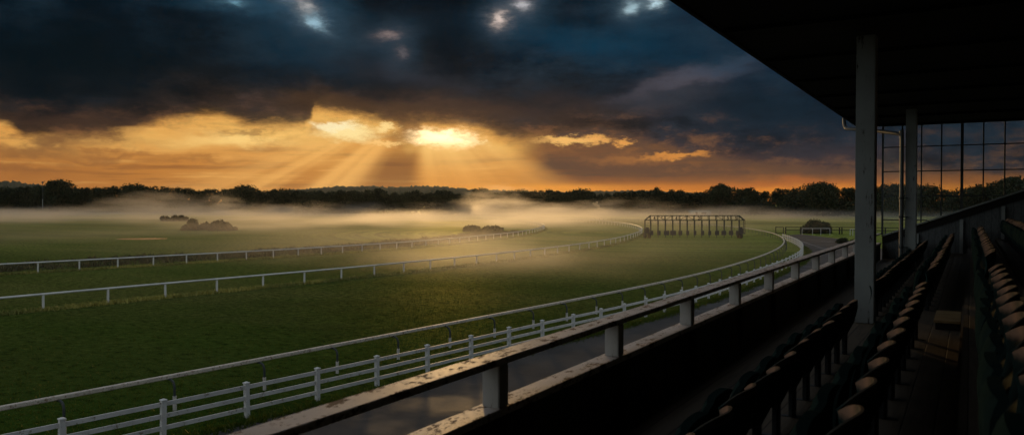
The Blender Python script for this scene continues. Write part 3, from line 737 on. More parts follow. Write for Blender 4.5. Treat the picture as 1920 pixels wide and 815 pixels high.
for k, yy in enumerate([YN, -1.4, 4.9, 11.6, 17.9, 24.2, YG-0.02]):
    pass
js = [YN, -1.4, 5.2, 11.3, 17.6, 23.8, YG-0.03]
for a, b in zip(js, js[1:]): rough_plank(mb, -ao, -ai, a, b-0.006, zt-0.045, zt, seed=a)
part(mb, 'handrail', RAILTOP, bal, bevel=0.004)
sx0, sx1 = -3.50*K, -3.27*K
zs = zc(1.655); mb = MB()
for a, b in zip(js, js[1:]): rough_plank(mb, sx0, sx1, a+0.9, min(b+0.9-0.006, YG-0.03), zs-0.05, zs, seed=a+40)
part(mb, 'sill', RAILTOP, bal, bevel=0.004)
pmB = MB().box(-0.064,0.064,-0.062,0.062,0,zt-0.0455-zs-0.001).mesh('balustrade_post', POSTP, bevel=0.006)
VPX = 1819.0
ys = []
for px in (936, 1160.5, 1297, 1386.5, 1449.5, 1498, 1535.8, 1565.4, 1589.8):
    v = FPX*ai/(math.cos(TH)*(VPX-px)); ys.append((v - ai*math.sin(TH))/math.cos(TH))
dy = (ys[-1]-ys[0])/8
ys = [ys[0]-dy*k for k in range(5,0,-1)] + ys
while ys[-1] + dy < YG-0.3: ys.append(ys[-1]+dy)
for y in ys:
    c = inst('post', pmB, bal, (-ai-0.066+3.3*K, y+0.062-10, zs+0.001-zc(2.4)))
mb = MB().box(-3.42*K, -3.30*K, YN, YG-0.03, zc(2.6), zs-0.051)
part(mb, 'boarding', DARKBOARD, bal)
for y in ys: part(MB().box(-3.298*K, -3.22*K, y, y+0.09, zc(2.33)+0.001, zs-0.056), 'boarding_stud', DARKBOARD, bal)

# glazed end screen
scr = empty('glazed_screen', (0, YG, zc(2.3))); tag(scr, 'glazed screen of small panes above a sloping rail at the far end of the stand', 'glazed screen')
def Xat(px, Y=YG):
    t_ = (px-960)/FPX; return Y*(t_*math.cos(TH)-math.sin(TH))/(math.cos(TH)+t_*math.sin(TH))
def dzat(px, py, Y=YG):
    X = Xat(px, Y); v = -X*math.sin(TH)+Y*math.cos(TH); return (py-382)/FPX*v
xa, xb = Xat(1654), Xat(1920); za, zb = H-dzat(1654,440.5), H-dzat(1920,354.6)
def zrake(X): return za + (zb-za)*(X-xa)/(xb-xa)
X0, X1 = -3.24*K, 8.45*K
def slab(mb, x0, x1, y0, y1, o0_, o1_):
    """a board following the rake"""
    vs = []
    for y in (y0, y1):
        vs += [(x0,y,zrake(x0)+o0_),(x1,y,zrake(x1)+o0_),(x1,y,zrake(x1)+o1_),(x0,y,zrake(x0)+o1_)]
    mb.add(vs, [(0,1,2,3),(4,7,6,5),(0,4,5,1),(1,5,6,2),(2,6,7,3),(3,7,4,0)])
mb = MB(); slab(mb, X0-0.02, X1, YG-0.10, YG+0.12, -0.055, 0.0); part(mb, 'sloping_rail', COLP, scr, bevel=0.005)
mb = MB(); slab(mb, X0, X1, YG-0.045, YG-0.012, -0.30, -0.058); part(mb, 'rail_board', DARKWOOD, scr)
# parapet boarding below
vs = [(X0,YG-0.010,0.0),(X1,YG-0.010,0.0),(X1,YG-0.010,zrake(X1)-0.057),(X0,YG-0.010,zrake(X0)-0.057)]
vs += [(x,YG+0.07,z) for x,_,z in vs]
part(MB().add(vs, [(0,1,2,3),(4,7,6,5),(0,4,5,1),(1,5,6,2),(2,6,7,3),(3,7,4,0)]), 'parapet', ENDBOARD, scr)
for px in (1803, 1881, 1720):
    X = Xat(px); mb = MB().box(X-0.05, X+0.05, YG-0.11, YG-0.048, zc(2.33), zrake(X-0.05)-0.31)
    part(mb, 'stud', COLP, scr)
vb = [1655, 1691, 1727, 1764.5, 1803, 1843, 1883, 1925, 1969]
xs = [Xat(p) for p in vb]
while xs[-1] < X1-0.5: xs.append(xs[-1]+0.72)
fr_ = MB()
for i, X in enumerate(xs):
    wd = 0.085 if i in (4, 8, 12) else 0.042
    if zrake(X)+0.001 < ZR-0.1: fr_.box(X-wd/2, X+wd/2, YG-0.03, YG+0.03, zrake(X+wd/2)+0.001, ZR-0.075)
hbz = [H - dzat(1718, y) for y in (274.9, 320.9, 367.3, 412.4)]
for z in hbz:
    x_end = xa + (z-za)*(xb-xa)/(zb-za)
    fr_.box(X0, min(x_end-0.02, X1), YG-0.018, YG+0.018, z-0.017, z+0.017)
fr_.box(X0, X1, YG-0.05, YG+0.05, ZR-0.074, ZR-0.002)
fr_.box(X0-0.03, X0+0.03, YG-0.045, YG+0.045, zrake(X0)+0.012, ZR-0.075)
part(fr_, 'glazing_bars', IRON, scr)
# glass: one pane per bay, in front of the bars' middle
cuts = [X0+0.031] + xs
gl = MB()
for a, b in zip(cuts, cuts[1:]):
    a2, b2 = a+0.012, b-0.012
    if zrake(b2) > ZR-0.12: break
    vs = []
    for y in (YG-0.003, YG+0.003): vs += [(a2,y,zrake(a2)+0.004),(b2,y,zrake(b2)+0.004),(b2,y,ZR-0.078),(a2,y,ZR-0.078)]
    gl.add(vs, [(0,1,2,3),(4,7,6,5),(0,4,5,1),(1,5,6,2),(2,6,7,3),(3,7,4,0)])
part(gl, 'glass', PANE, scr)
# drainpipe: from the gutter across to the second column and down
dp = empty('drainpipe', (-1.6, 24.5, zc(2.33))); tag(dp, 'grey drainpipe bending from the roof gutter down beside the farther column', 'drainpipe')
Yp = 24.5; Xp = Xat(1690, Yp); zp = H - dzat(1690, 252, Yp); Yg0 = 27.4
mb = MB().tube(catmull([Vector((gx,Yg0,gz-0.05)), Vector((gx,Yg0,ZR-0.10)), Vector((gx+0.04,Yg0-0.04,8.74)), Vector((gx+0.16,Yg0-0.25,8.67)), Vector((gx+0.9,Yg0-1.35,8.50)), Vector((Xp-0.24,Yp+0.36,zp+0.07)), Vector((Xp-0.04,Yp+0.05,zp-0.01)), Vector((Xp,Yp,zp-0.16)), Vector((Xp,Yp,zc(1.6))), Vector((Xp,Yp,zc(2.33)+0.01))], 5), 0.052, 10, up=Vector((0,1,0)))
part(mb, 'pipe', PIPE, dp, smooth=True)
for dz in (-0.2, 0.45, 1.5):
    part(MB().lathe((Xp,Yp,zc(dz)), [(0.056,-0.03),(0.066,-0.02),(0.066,0.02),(0.056,0.03)], 12).box(Xp,Xp+0.16,Yp-0.012,Yp+0.10,zc(dz)-0.015,zc(dz)+0.015), 'pipe_clip', IRON, dp)

# ---------------------------------------------------------------- seats
def m_seatback(nb, bs, out, t):
    p = obj_pos(nb); n = nb.noise(p, 18.0, 4, 0.65); q = nb.sep(p)
    c = nb.mix(nb.ss(n, 0.3, 0.7), (0.018,0.036,0.033), (0.026,0.052,0.047))
    worn = nb.m('MULTIPLY', nb.ss(nb.m('MULTIPLY_ADD', n, 0.06, q[2]), 0.345, 0.395), nb.ss(nb.noise(p, 7.0, 3, 0.6), 0.30, 0.55, 0.35, 1.0))  # warm light along the top rim, put into the colour as a paler edge
    c = nb.mix(nb.m('MULTIPLY', worn, 0.6), c, (0.13, 0.085, 0.06))  # worn: the painted warm light along the rim, not wear
    tip = nb.m('MULTIPLY', nb.ss(nb.m('MULTIPLY_ADD', n, 0.05, q[2]), 0.29, 0.35), nb.ss(nb.m('MULTIPLY_ADD', n, 0.06, q[1]), 0.16, 0.25))  # warm highlight on the far top corner, painted into the colour
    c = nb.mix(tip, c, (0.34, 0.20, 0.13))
    setp(nb, bs, c, 0.75, spec=0.03, bump=n, bstr=0.15, bdist=0.003)
SEAT_GLINT = mat('painted_glint_seat_plastic', m_seatback)
PANM = mat('dark_pan_plastic', m_plain((0.016,0.030,0.028), 0.9, spec=0.0, nscale=18))
def seat_shell(wd, hgt, curve, thick, lean, m, name):
    """curved backrest; origin at seat hinge, occupant faces -X"""
    nu, nv = 12, 8; vs = []; fs = []
    for side in (0, 1):
        for j in range(nv+1):
            tv = j/nv; z = tv*hgt
            for i in range(nu+1):
                u = i/nu*2-1
                edge_drop = 0.085*(abs(u)**3.2)*(tv**2)
                zz = z - edge_drop
                x = lean*tv + 0.03*math.sin(tv*math.pi) - curve*(u*u)*(0.35+0.65*tv)
                y = u*wd/2*(1.0-0.05*(1-tv))
                nrm = Vector((1.0, 2*curve*u/(wd/2)*1.0, 0.0)).normalized()
                tk = thick*(1.0 - 0.5*tv**6)
                q = Vector((x,y,zz)) + nrm*(tk if side else 0)
                vs.append(q)
    W = nu+1; S = (nv+1)*W
    for side in (0,1):
        for j in range(nv):
            for i in range(nu):
                a = side*S + j*W + i; f = (a, a+1, a+W+1, a+W)
                fs.append(f if side else f[::-1])
    for i in range(nu):
        fs.append((i, i+1, S+i+1, S+i)); b = nv*W
        fs.append((b+i+1, b+i, S+b+i, S+b+i+1))
    for j in range(nv):
        a, b = j*W, (j+1)*W
        fs.append((b, a, S+a, S+b)); a, b = j*W+nu, (j+1)*W+nu
        fs.append((a, b, S+b, S+a))
    return MB().add(vs, fs).mesh(name, m, smooth=True)
SP = 0.84*K                      # seat pitch
SW = SP*0.93
back_me = seat_shell(SW, 0.40, 0.135, 0.028, 0.13, SEAT_GLINT, 'backrest')
def pan_mesh(name):
    """rounded, dished seat pan lying along -X from its hinge"""
    L_, wd, tk = 0.36, SW*0.84, 0.055; nu, nv = 12, 8; vs = []; fs = []
    for side in (0,1):
        for j in range(nv+1):
            t_ = j/nv
            for i in range(nu+1):
                u = i/nu*2-1
                rr_ = wd/2*(1-0.10*t_**4)
                lip = 0.03*t_**6 + 0.014*u*u
                x = -L_*t_*(1-0.07*abs(u)**4)
                z = lip - 0.012*math.sin(math.pi*t_)
                vs.append(Vector((x, u*rr_, z - (tk if side == 0 else 0)*(1-0.3*abs(u)**6))))
    W = nu+1; S = (nv+1)*W
    for side in (0,1):
        for j in range(nv):
            for i in range(nu):
                a = side*S+j*W+i; fs.append((a,a+1,a+W+1,a+W))
    for i in range(nu):
        fs.append((i,i+1,S+i+1,S+i)); b = nv*W; fs.append((b+i,b+i+1,S+b+i+1,S+b+i))
    for j in range(nv):
        a, b = j*W, (j+1)*W; fs.append((a,b,S+b,S+a)); a, b = a+nu, b+nu; fs.append((a,b,S+b,S+a))
    return MB().add(vs, fs).mesh(name, PANM, smooth=True)
pan_me = pan_mesh('seat_pan')
leg = MB()
leg.box(-0.03,0.03,-0.02,0.02,-0.30,0.02).box(-0.13,0.10,-0.03,0.03,-0.302,-0.285)
leg.bar((0.0,0,-0.02),(0.10,0,0.20),0.028,0.05).bar((0,0,-0.28),(0,0,-0.05),0.02,0.11)
leg_me = leg.mesh('pedestal', SEATB)
rowinfo = [  # name of row, tier depth, back-top X and depth below the eye
    ('lowest row', 1.47, 1.49, -1), ('second row up', 0.50, 1.165, -1), ('third row up', -0.45, 0.85, 1), ('fourth row up', -1.40, 0.54, 1)]
rng = random.Random(11)
ROWS = [(-1.485, 1.485, 2.33), (-0.51, 1.17, 2.02), (0.44, 0.86, 1.71), (1.39, 0.55, 1.40)]
RN = ['lowest row', 'second row up', 'third row up', 'fourth row up']
A0, A1 = 13.7*K, 16.6*K          # cross aisle
def pan_angle(row, near): return R(97 if row < 2 else 90)
for ri, (X, dzt, dzf) in enumerate(ROWS):
    for blk in (0, 1):
        ycs = []
        if blk == 0:
            y = A0 - SP/2
            while y > (1.2 if ri < 2 else 0.9)*1.0: ycs.append(y); y -= SP
        else:
            y = A1 + SP/2 + (0.2 if ri == 0 else 0)
            while y < YG - 0.55: ycs.append(y); y += SP
        for k, y in enumerate(ycs):
            if ri == 0 and abs(y - 16.75*K) < 0.42 : pass
            zt_ = zc(dzt); hz = zt_ - 0.40
            s_ = empty('stadium_seat', (X*K-0.15, y, hz))
            side = 'near side of the cross aisle' if blk == 0 else 'far side of the cross aisle'
            tag(s_, f'green tip-up seat, {RN[ri]}, {ordn(k)} from the aisle on its {"near" if blk==0 else "far"} side', 'seat', 'tip-up seats in the stand')
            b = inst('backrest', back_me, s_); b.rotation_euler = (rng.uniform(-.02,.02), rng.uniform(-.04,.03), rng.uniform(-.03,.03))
            pa = pan_angle(ri, blk == 0) + rng.uniform(-0.09, 0.06)
            p_ = inst('seat_pan', pan_me, s_, ((-0.125 if ri < 2 else -0.085),0,-0.02)); p_.rotation_euler = (rng.uniform(-.02,.02), pa if ri < 2 or blk else pa, 0)
            l_ = inst('pedestal', leg_me, s_, (0, 0, -0.01), 0, (1,1,(hz - zc(dzf))/0.302))
# wooden step blocks in the cross aisle, one against each riser
ya = (A0+A1)/2
for i, (tx, wdth) in enumerate(((-1.02, 0.42), (-0.07, 0.42), (0.88, 0.42), (1.83, 0.42))):
    zf = zc(TE[i][1]); top = zf + (zc(TE[i+1][1])-zf)*0.5
    st = empty('aisle_step', (tx*K, ya, zf))
    tag(st, ['yellow-edged wooden step block on the lowest floor beside the near column', 'wooden step block in the aisle between the lowest and second seat rows', 'square worn wooden step block in the aisle by the third seat row', 'topmost wooden step block in the aisle by the fourth seat row'][i], 'step', 'wooden steps of the cross aisle')
    part(MB().box(tx*K-0.34, tx*K-0.035, ya-0.55, ya+0.55, top-0.035, top), 'tread', STEPW, st, bevel=0.004)
    part(MB().box(tx*K-0.32, tx*K-0.05, ya-0.53, ya+0.53, zf+0.002, top-0.036), 'riser_box', DARKWOOD, st)

# ================================================================ starting gate
sg0, sg1 = at(1214, 446.3), at(1391, 446.3)
gv = 0.5*(sg0+sg1); gd = (sg1-sg0); gw = gd.length; gd.normalize(); gn = Vector((gd.y, -gd.x, 0))   # gn points to the viewer
vg = FPX*H/(446.3-382)
gate = empty('starting_gate', gv, math.atan2(gd.y, gd.x)); tag(gate, 'green steel starting gate of twelve stalls on wheels, standing across the turf track', 'starting gate')
def gz_(py): return H - (py-382)/FPX*vg
def gx_(zx): return ((1190+zx/8.348) - 1302.5)/FPX*vg
zlo, zhi = gz_(412.8), gz_(404.2)
ups = [250,365,480,595,708,822,935,1050,1167,1283,1400,1517,1635]
D = 0.9   # depth of the stalls
def gpart(mb, name, m, **k): return mb.build(name, m, gate, **k)
fr2 = MB()
for y in (0.0, D):
    xl, xr = gx_(165), gx_(1725); xtl, xtr = gx_(250), gx_(1640)
    fr2.bar((xl,y,zlo),(xr,y,zlo),0.13,0.16); fr2.bar((xtl,y,zhi),(xtr,y,zhi),0.13,0.15)
    fr2.bar((xl,y,zlo),(xtl,y,zhi),0.13,0.13); fr2.bar((xr,y,zlo),(xtr,y,zhi),0.13,0.13)
    for u in ups: fr2.bar((gx_(u),y,zlo),(gx_(u),y,zhi),0.11,0.11, up=Vector((0,1,0)))
    for k, (a, b) in enumerate(zip(ups, ups[1:])):
        if k in (1,2,4,5,9): fr2.bar((gx_(a),y,zhi-0.05),(gx_(b),y,zlo+0.05),0.04,0.04) if k % 2 else fr2.bar((gx_(a),y,zlo+0.05),(gx_(b),y,zhi-0.05),0.04,0.04)
for u in ups + [165, 1725]:
    z_ = zhi if u in ups else zlo
    fr2.bar((gx_(u),0,z_),(gx_(u),D,z_),0.06,0.06)
fr2.bar((gx_(165),0,0.7),(gx_(165),0,zlo),0.10,0.10, up=Vector((0,1,0))).bar((gx_(1725),0,0.7),(gx_(1725),0,zlo),0.10,0.10, up=Vector((0,1,0)))
fr2.bar((gx_(165),D,0.7),(gx_(165),D,zlo),0.10,0.10, up=Vector((0,1,0))).bar((gx_(1725),D,0.7),(gx_(1725),D,zlo),0.10,0.10, up=Vector((0,1,0)))
gpart(fr2, 'overhead_frame', GATEM)
for i, u in enumerate(ups):
    mb = MB(); x = gx_(u)
    wd = 0.26
    mb.box(x-wd/2,x+wd/2,-0.07,0.07,0.75,zlo-0.05).box(x-0.06,x+0.06,-0.05,0.05,0.12,0.75)
    gpart(mb, 'stall_upright', GATEM)
pads = [(268,40),(375,55),(495,84),(598,92),(710,60),(825,46),(940,42),(1058,48),(1170,46),(1285,64),(1390,74),(1503,66),(1608,56)]
for cx, wd in pads:
    x = gx_(cx); hw = wd/8.348/FPX*vg/2
    mb = MB().box(x-hw, x+hw, -0.30, -0.09, gz_(440.6), gz_(432.2))
    gpart(mb, 'padded_door', PADM, bevel=0.05)
for u0, u1, s_ in ((165,250,1),(1640,1725,-1)):
    mb = MB(); xa_, xb_ = gx_(u0), gx_(u1)
    for k in range(4):
        z = gz_(417+k*4.2); mb.bar((xa_,0,z),(xb_,0,z-0.15*s_),0.04,0.04)
    mb.bar((xa_,0,0.9),(xb_,0,0.9),0.12,0.14).bar((xa_,D,0.9),(xb_,D,0.9),0.12,0.14).bar((xa_,0,0.9),(xa_,D,0.9),0.1,0.12).bar((xb_,0,0.9),(xb_,D,0.9),0.1,0.12)
    gpart(mb, 'end_frame', GATEM)
    mb = MB().box(min(xa_,xb_)+0.05, max(xa_,xb_)-0.15, 0.2, 1.0, 0.95, 1.75).box(min(xa_,xb_)+0.2, max(xa_,xb_)-0.3, 0.3, 0.9, 1.75, 2.0)
    gpart(mb, 'engine_box', PADM, bevel=0.05)
    for x in (xa_, (xa_+xb_)/2+0.25*s_):
        for y in (-0.55, D-0.1):
            r_ = 0.52
            mb = MB().lathe((x-0.13, y+0.15, r_), [(r_*0.55,0),(r_*0.9,0),(r_,0.06),(r_,0.20),(r_*0.9,0.26),(r_*0.55,0.26)], 24, 'X')
            wh = gpart(mb, 'wheel', TYRE, smooth=True)
            MB().lathe((x-0.13, y+0.15, r_), [(r_*0.2,0.0),(r_*0.54,0.03),(r_*0.54,0.23),(r_*0.2,0.26)], 20, 'X').build('hub', GATEM, wh, smooth=True)
fnt = {}
for zx, ch in ((308,'4'),(425,'6'),(650,'4'),(1003,'2'),(1455,'3'),(1585,'5')):
    cu = bpy.data.curves.new('bay_number', 'FONT'); cu.body = ch; cu.size = 0.85; cu.extrude = 0.012; cu.align_x = 'CENTER'; cu.offset = 0.025
    cu.materials.append(DIGIT)
    tmp = bpy.data.objects.new('tmp', cu); C.objects.link(tmp)
    me_ = bpy.data.meshes.new_from_object(tmp.evaluated_get(bpy.context.evaluated_depsgraph_get())); bpy.data.objects.remove(tmp)
    o = bpy.data.objects.new('bay_number', me_); C.objects.link(o); o.parent = gate
    o.location = (gx_(zx), -0.06, (zlo+zhi)/2-0.32); o.rotation_euler = (math.pi/2, 0, 0)
    gpart(MB().bar((gx_(zx), -0.03, (zlo+zhi)/2+0.22),(gx_(zx), -0.03, zhi-0.04),0.03,0.03, up=Vector((0,1,0))), 'number_hanger', GATEM)

# ================================================================ far hut, bush, fences right of the gate
hutc = at(1313.5, 405.0); vh = FPX*H/(405.0-382)
hut = empty('flat_roofed_hut', hutc, TH); tag(hut, 'pale flat-roofed hut in the mist behind the starting gate', 'hut')
hw = 37/FPX*vh/2; hh = H - (393.8-382)/FPX*vh
MB().box(-hw,hw,0,5,0,hh-0.2).build('wall', PALE, hut); MB().box(-hw-0.2,hw+0.2,-0.2,5.2,hh-0.2,hh).build('roof', GREYROOF, hut)
MB().box(-hw*0.5,-hw*0.5+1.0,-0.05,0.0-0.002,0,2.1).build('door', DARKWOOD, hut); MB().box(hw*0.1,hw*0.6,-0.04,-0.002,1.1,2.0).build('window', PADM, hut)

import numpy as np
def leaf_mesh(name, centres, radii, n, size, m, seed, flat=1.0, shellk=0.55):
    """many small leaf faces through the volume of overlapping lumps"""
    rg = np.random.default_rng(seed)
    C_ = np.array(centres, float); R_ = np.array(radii, float)
    wts = R_**2; idx = rg.choice(len(C_), n, p=wts/wts.sum())
    d = rg.normal(size=(n,3)); d /= np.linalg.norm(d, axis=1)[:,None]
    rad = R_[idx]*(shellk + (1-shellk)*rg.random(n)**0.6)*(1+0.10*rg.normal(size=n))
    P = C_[idx] + d*rad[:,None]*np.array([1,1,flat])
    s_ = size*(0.6+0.8*rg.random(n))
    a = rg.normal(size=(n,3)); a /= np.linalg.norm(a,axis=1)[:,None]
    b = np.cross(a, rg.normal(size=(n,3))); b /= np.linalg.norm(b,axis=1)[:,None]
    V = np.empty((n,4,3)); V[:,0] = P - a*s_[:,None]; V[:,1] = P - b*s_[:,None]*0.6; V[:,2] = P + a*s_[:,None]; V[:,3] = P + b*s_[:,None]*0.6
    V = V.reshape(-1,3); keep = np.repeat(P[:,2] > 0.02*size, 4); V = V[keep]; V[:,2] = np.maximum(V[:,2], 0.0); nf = len(V)//4
    me = bpy.data.meshes.new(name)
    me.vertices.add(len(V)); me.vertices.foreach_set('co', V.ravel())
    me.loops.add(nf*4); me.loops.foreach_set('vertex_index', np.arange(nf*4, dtype=np.int32))
    me.polygons.add(nf); me.polygons.foreach_set('loop_start', np.arange(0, nf*4, 4, dtype=np.int32))
    me.materials.append(m); me.update(calc_edges=True); return me
def tree_meshes(k, hgt, spread, low):
    """crown and trunk of one kind of tree, unit metres"""
    rg = random.Random(100+k); cs = []; rs = []
    n = rg.randint(11, 16)
    for i in range(n):
        a = rg.uniform(0, 2*math.pi); t_ = rg.random()
        z = hgt*(low + (1-low)*t_*0.88); rad = spread*(1-abs(t_-0.4)*0.9)*rg.uniform(0.25,0.8)
        r_ = spread*rg.uniform(0.30,0.52)
        z = min(z, hgt - r_*0.85)
        cs.append((math.cos(a)*rad, math.sin(a)*rad, max(z, r_*0.6))); rs.append(r_)
    cs.append((rg.uniform(-.1,.1)*spread,0,hgt*0.62)); rs.append(spread*0.62)
    cs.append((0,0,hgt-spread*0.38)); rs.append(spread*0.42)
    crown = leaf_mesh('crown', cs, rs, 2600, 0.42, LEAF, 50+k, shellk=0.5)
    tr = MB(); pts = [Vector((0,0,-0.3)), Vector((rg.uniform(-.2,.2),0,hgt*0.3)), Vector((rg.uniform(-.5,.5),rg.uniform(-.4,.4),hgt*0.75))]
    pts = catmull(pts, 4)
    for i, (p, q) in enumerate(zip(pts, pts[1:])):
        pass
    vs = []; fs = []; nn = 7
    for i, p in enumerate(pts):
        r_ = 0.38*hgt/14*(1-0.75*i/(len(pts)-1))
        vs += [(p.x+r_*math.cos(2*math.pi*j/nn), p.y+r_*math.sin(2*math.pi*j/nn), p.z) for j in range(nn)]
    for i in range(len(pts)-1):
        for j in range(nn): fs.append((i*nn+j, i*nn+(j+1)%nn, (i+1)*nn+(j+1)%nn, (i+1)*nn+j))
    tr.add(vs, fs)
    for i in range(7):
        c_ = Vector(cs[i]); b0 = pts[min(len(pts)-2, 2+i%4)]
        tr.tube([b0, b0.lerp(c_, 0.5)+Vector((0,0,0.3)), c_], 0.09*hgt/14, 5)
    return crown, tr.mesh('trunk', BARK, smooth=True)
KINDS = [(14,6.5,0.10),(14,5.0,0.06),(14,7.5,0.16),(14,4.2,0.04),(14,6.0,0.22),(14,8.5,0.12),(14,5.6,0.08)]
TM = [tree_meshes(i, *k) for i, k in enumerate(KINDS)]
sky_px = [(-90,352),(-40,349),(0,349),(20,350),(45,350),(60,347),(78,350),(88,344),(100,339),(112,338.5),(121,341),(128,351),(150,352),(190,350.5),(205,350),(240,348.5),(253,345.5),(270,349),(300,349),(330,350),(350,353),(372,356.5),(400,354),(430,353),(446,351),(458,348.5),(471,352),(490,356),(520,354),(550,356),(580,357),(600,356),(630,360),(645,362),(900,354.5),(930,358),(960,356),(975,355),(990,357),(1010,356),(1030,355),(1060,359),(1078,357),(1090,355),(1102,358),(1125,361),(1145,360),(1170,360),(1190,357),(1202,355),(1222,358),(1233,351),(1242,358),(1255,354),(1270,355),(1290,361),(1312,359),(1325,360),(1335,350),(1350,345.5),(1364,350),(1380,354),(1400,354),(1408,352),(1422,360),(1440,359),(1455,353),(1472,351),(1492,352),(1508,355),(1522,348),(1535,344.5),(1550,343.5),(1566,348),(1585,352),(1610,353),(1640,352),(1660,347),(1690,346),(1720,347),(1735,346),(1750,350),(1775,357),(1790,359),(1805,353),(1822,349),(1842,343),(1862,341),(1880,338),(1895,329),(1910,333),(1930,336),(1960,330),(1990,334),(2030,332)]
def skyline(x):
    for (x0,y0),(x1,y1) in zip(sky_px, sky_px[1:]):
        if x0 <= x <= x1: return y0+(y1-y0)*(x-x0)/(x1-x0)
    return 352
trees = []
rt = random.Random(5)
def depth_at(x):
    if x < 900: return 575
    if x < 1300: return 560 - (x-900)/400*60
    return max(400, 500 - (x-1300)/300*100)
x = -88.0
while x < 2010:
    v = depth_at(x) + rt.uniform(-14, 14)
    y = skyline(x) + rt.uniform(-0.3, 1.8)
    if not (642 < x < 892): trees.append((x, v, y))
    x += rt.uniform(11.5, 17.0)*(1.0 if v > 480 else 1.25)
# peaks that stand out by themselves
for x, y in ((101,338.8),(112,338.4),(458,348.4),(905,354),(1090,354.6),(1233,351),(1350,345),(1408,351.5),(1543,343),(1532,344.5),(1895,329),(253,345.4)): trees.append((x, depth_at(x)-18, y))
# belt standing nearer, ending sharply
near_px = [(628,360),(640,357),(655,358),(668,357),(680,361),(694,356),(706,353.5),(720,358),(738,361),(752,363),(765,358),(778,357.5),(790,361),(806,362),(820,357.5),(832,354.5),(845,358),(858,363),(868,367),(876,370)]
for x, y in near_px: trees.append((x, 452+rt.uniform(-8,8), y))
for x in range(560, 640, 15): trees.append((x, 470+rt.uniform(-10,10), 361+rt.uniform(-2,3)))
trees.sort(key=lambda q: q[0])
for i, (x, v, y) in enumerate(trees):
    hgt = H + (382-y)/FPX*v
    k = rt.randrange(len(KINDS))
    if abs(x-1233) < 3: k = 3
    if abs(x-1543) < 14 or abs(x-458) < 2 or abs(x-1090) < 2: k = 5
    sh = hgt/14.0; wx = sh*rt.uniform(0.85, 1.15)
    if k == 3 and abs(x-1233) < 3: wx = sh*0.6
    belt = 440 < v < 482 and x < 900
    t_ = empty('tree', at_depth(x, v), rt.uniform(0, 6.28)); t_.scale = (wx, wx, sh)
    look = ['round-headed','narrow','spreading','slim upright','loose-crowned','broad domed','bushy'][k]
    tall = 'tall' if hgt > 18.5 else ('low' if hgt < 14.5 else 'mid-height')
    where = 'skyline, in the nearer belt' if belt else ('skyline, behind glass' if x > 1645 else 'far skyline')
    tag(t_, f'{tall} {look} tree, {ordn(i)} from the left along the {where}', 'tree', 'trees along the far side of the course')
    inst('crown', TM[k][0], t_); inst('trunk', TM[k][1], t_)
# undergrowth filling the foot of the wood
cs = []; rs = []
x = -110.0
while x < 2040:
    v = depth_at(x)
    for q in range(2):
        p = at_depth(x+rt.uniform(-4,4), v-6+q*14); r_ = rt.uniform(4.0,6.2)
        if not (700 < x < 860): cs.append((p.x,p.y,rt.uniform(1,5.5))); rs.append(r_)
    x += 5.2
x = 560.0
while x < 880:
    p = at_depth(x, 448+rt.uniform(-3,6)); cs.append((p.x,p.y,rt.uniform(1,5))); rs.append(rt.uniform(3.0,4.6)); x += 4.5
ug = bpy.data.objects.new('undergrowth', leaf_mesh('undergrowth', cs, rs, 60000, 0.62, LEAF, 9)); C.objects.link(ug); tag(ug, 'dark undergrowth filling the foot of the far wood', 'undergrowth', kind='stuff')

def bush(name, px, base_y, w_px, top_y, label, m=LEAF, n=2600, size=0.16, lumps=9, seed=1, group=None, squash=1.0, loc=None):
    v = FPX*H/(base_y-382); p = at(px, base_y); hgt = H-(top_y-382)/FPX*v; hw_ = w_px/FPX*v/2
    rg = random.Random(seed); cs, rs = [], []
    for i in range(lumps):
        u = rg.uniform(-1,1); r_ = hgt*rg.uniform(0.34,0.50)
        top = hgt*(1-0.30*abs(u)**2.5)*rg.uniform(0.85,1.0)
        cs.append((u*(hw_-r_*0.7), rg.uniform(-0.4,0.4)*hw_*0.6, max(r_*0.35, top-r_))); rs.append(r_)
        if rg.random() < 0.7: cs.append((u*(hw_-r_*0.6), rg.uniform(-0.3,0.3)*hw_*0.6, r_*0.4)); rs.append(r_)
    root = empty(name, p, TH); tag(root, label, name.replace('_',' '), group)
    o = bpy.data.objects.new('foliage', leaf_mesh('foliage', cs, rs, n, size, m, seed)); C.objects.link(o); o.parent = root
    st = MB()
    for i in range(5):
        c_ = Vector(cs[i % len(cs)]); st.tube([Vector((c_.x*0.3, c_.y*0.3, -0.1)), Vector((c_.x*0.7,c_.y*0.7,c_.z*0.5)), c_], 0.05, 5)
    st.build('stems', BARK, root)
    return root
bush('bush', 1530, 437.5, 53, 411, 'big dark rounded bush behind the white rail at the end of the asphalt', n=15000, size=0.16, lumps=18, seed=3)
bush('bush', 309, 415, 19, 403, 'small faint bush at the left of the farther pair in the mist', n=1500, size=0.35, lumps=5, seed=4, group='bushes on the misty infield')
bush('bush', 336, 415, 34, 402.6, 'wide faint bush at the right of the farther pair in the mist', n=2200, size=0.35, lumps=7, seed=5, group='bushes on the misty infield')
bush('bush', 357, 432, 44, 418, 'low flat bush at the left of the nearer infield clump', n=3200, size=0.22, lumps=8, seed=6, group='bushes on the misty infield')
bush('bush', 362, 431, 17, 408.5, 'dark round-topped bush rising above the low one in the nearer clump', n=2600, size=0.2, lumps=6, seed=7, group='bushes on the misty infield')
bush('bush', 386, 431, 30, 416, 'low bush joining the two dark humps of the nearer clump', n=2400, size=0.22, lumps=6, seed=17, group='bushes on the misty infield')
bush('bush', 412, 432.5, 42, 411.2, 'largest domed dark bush at the right of the nearer infield clump', n=6500, size=0.2, lumps=13, seed=8, group='bushes on the misty infield')
bush('bush', 438, 432, 20, 425, 'tiny low bush at the right foot of the domed bush', n=900, size=0.2, lumps=4, seed=18, group='bushes on the misty infield')
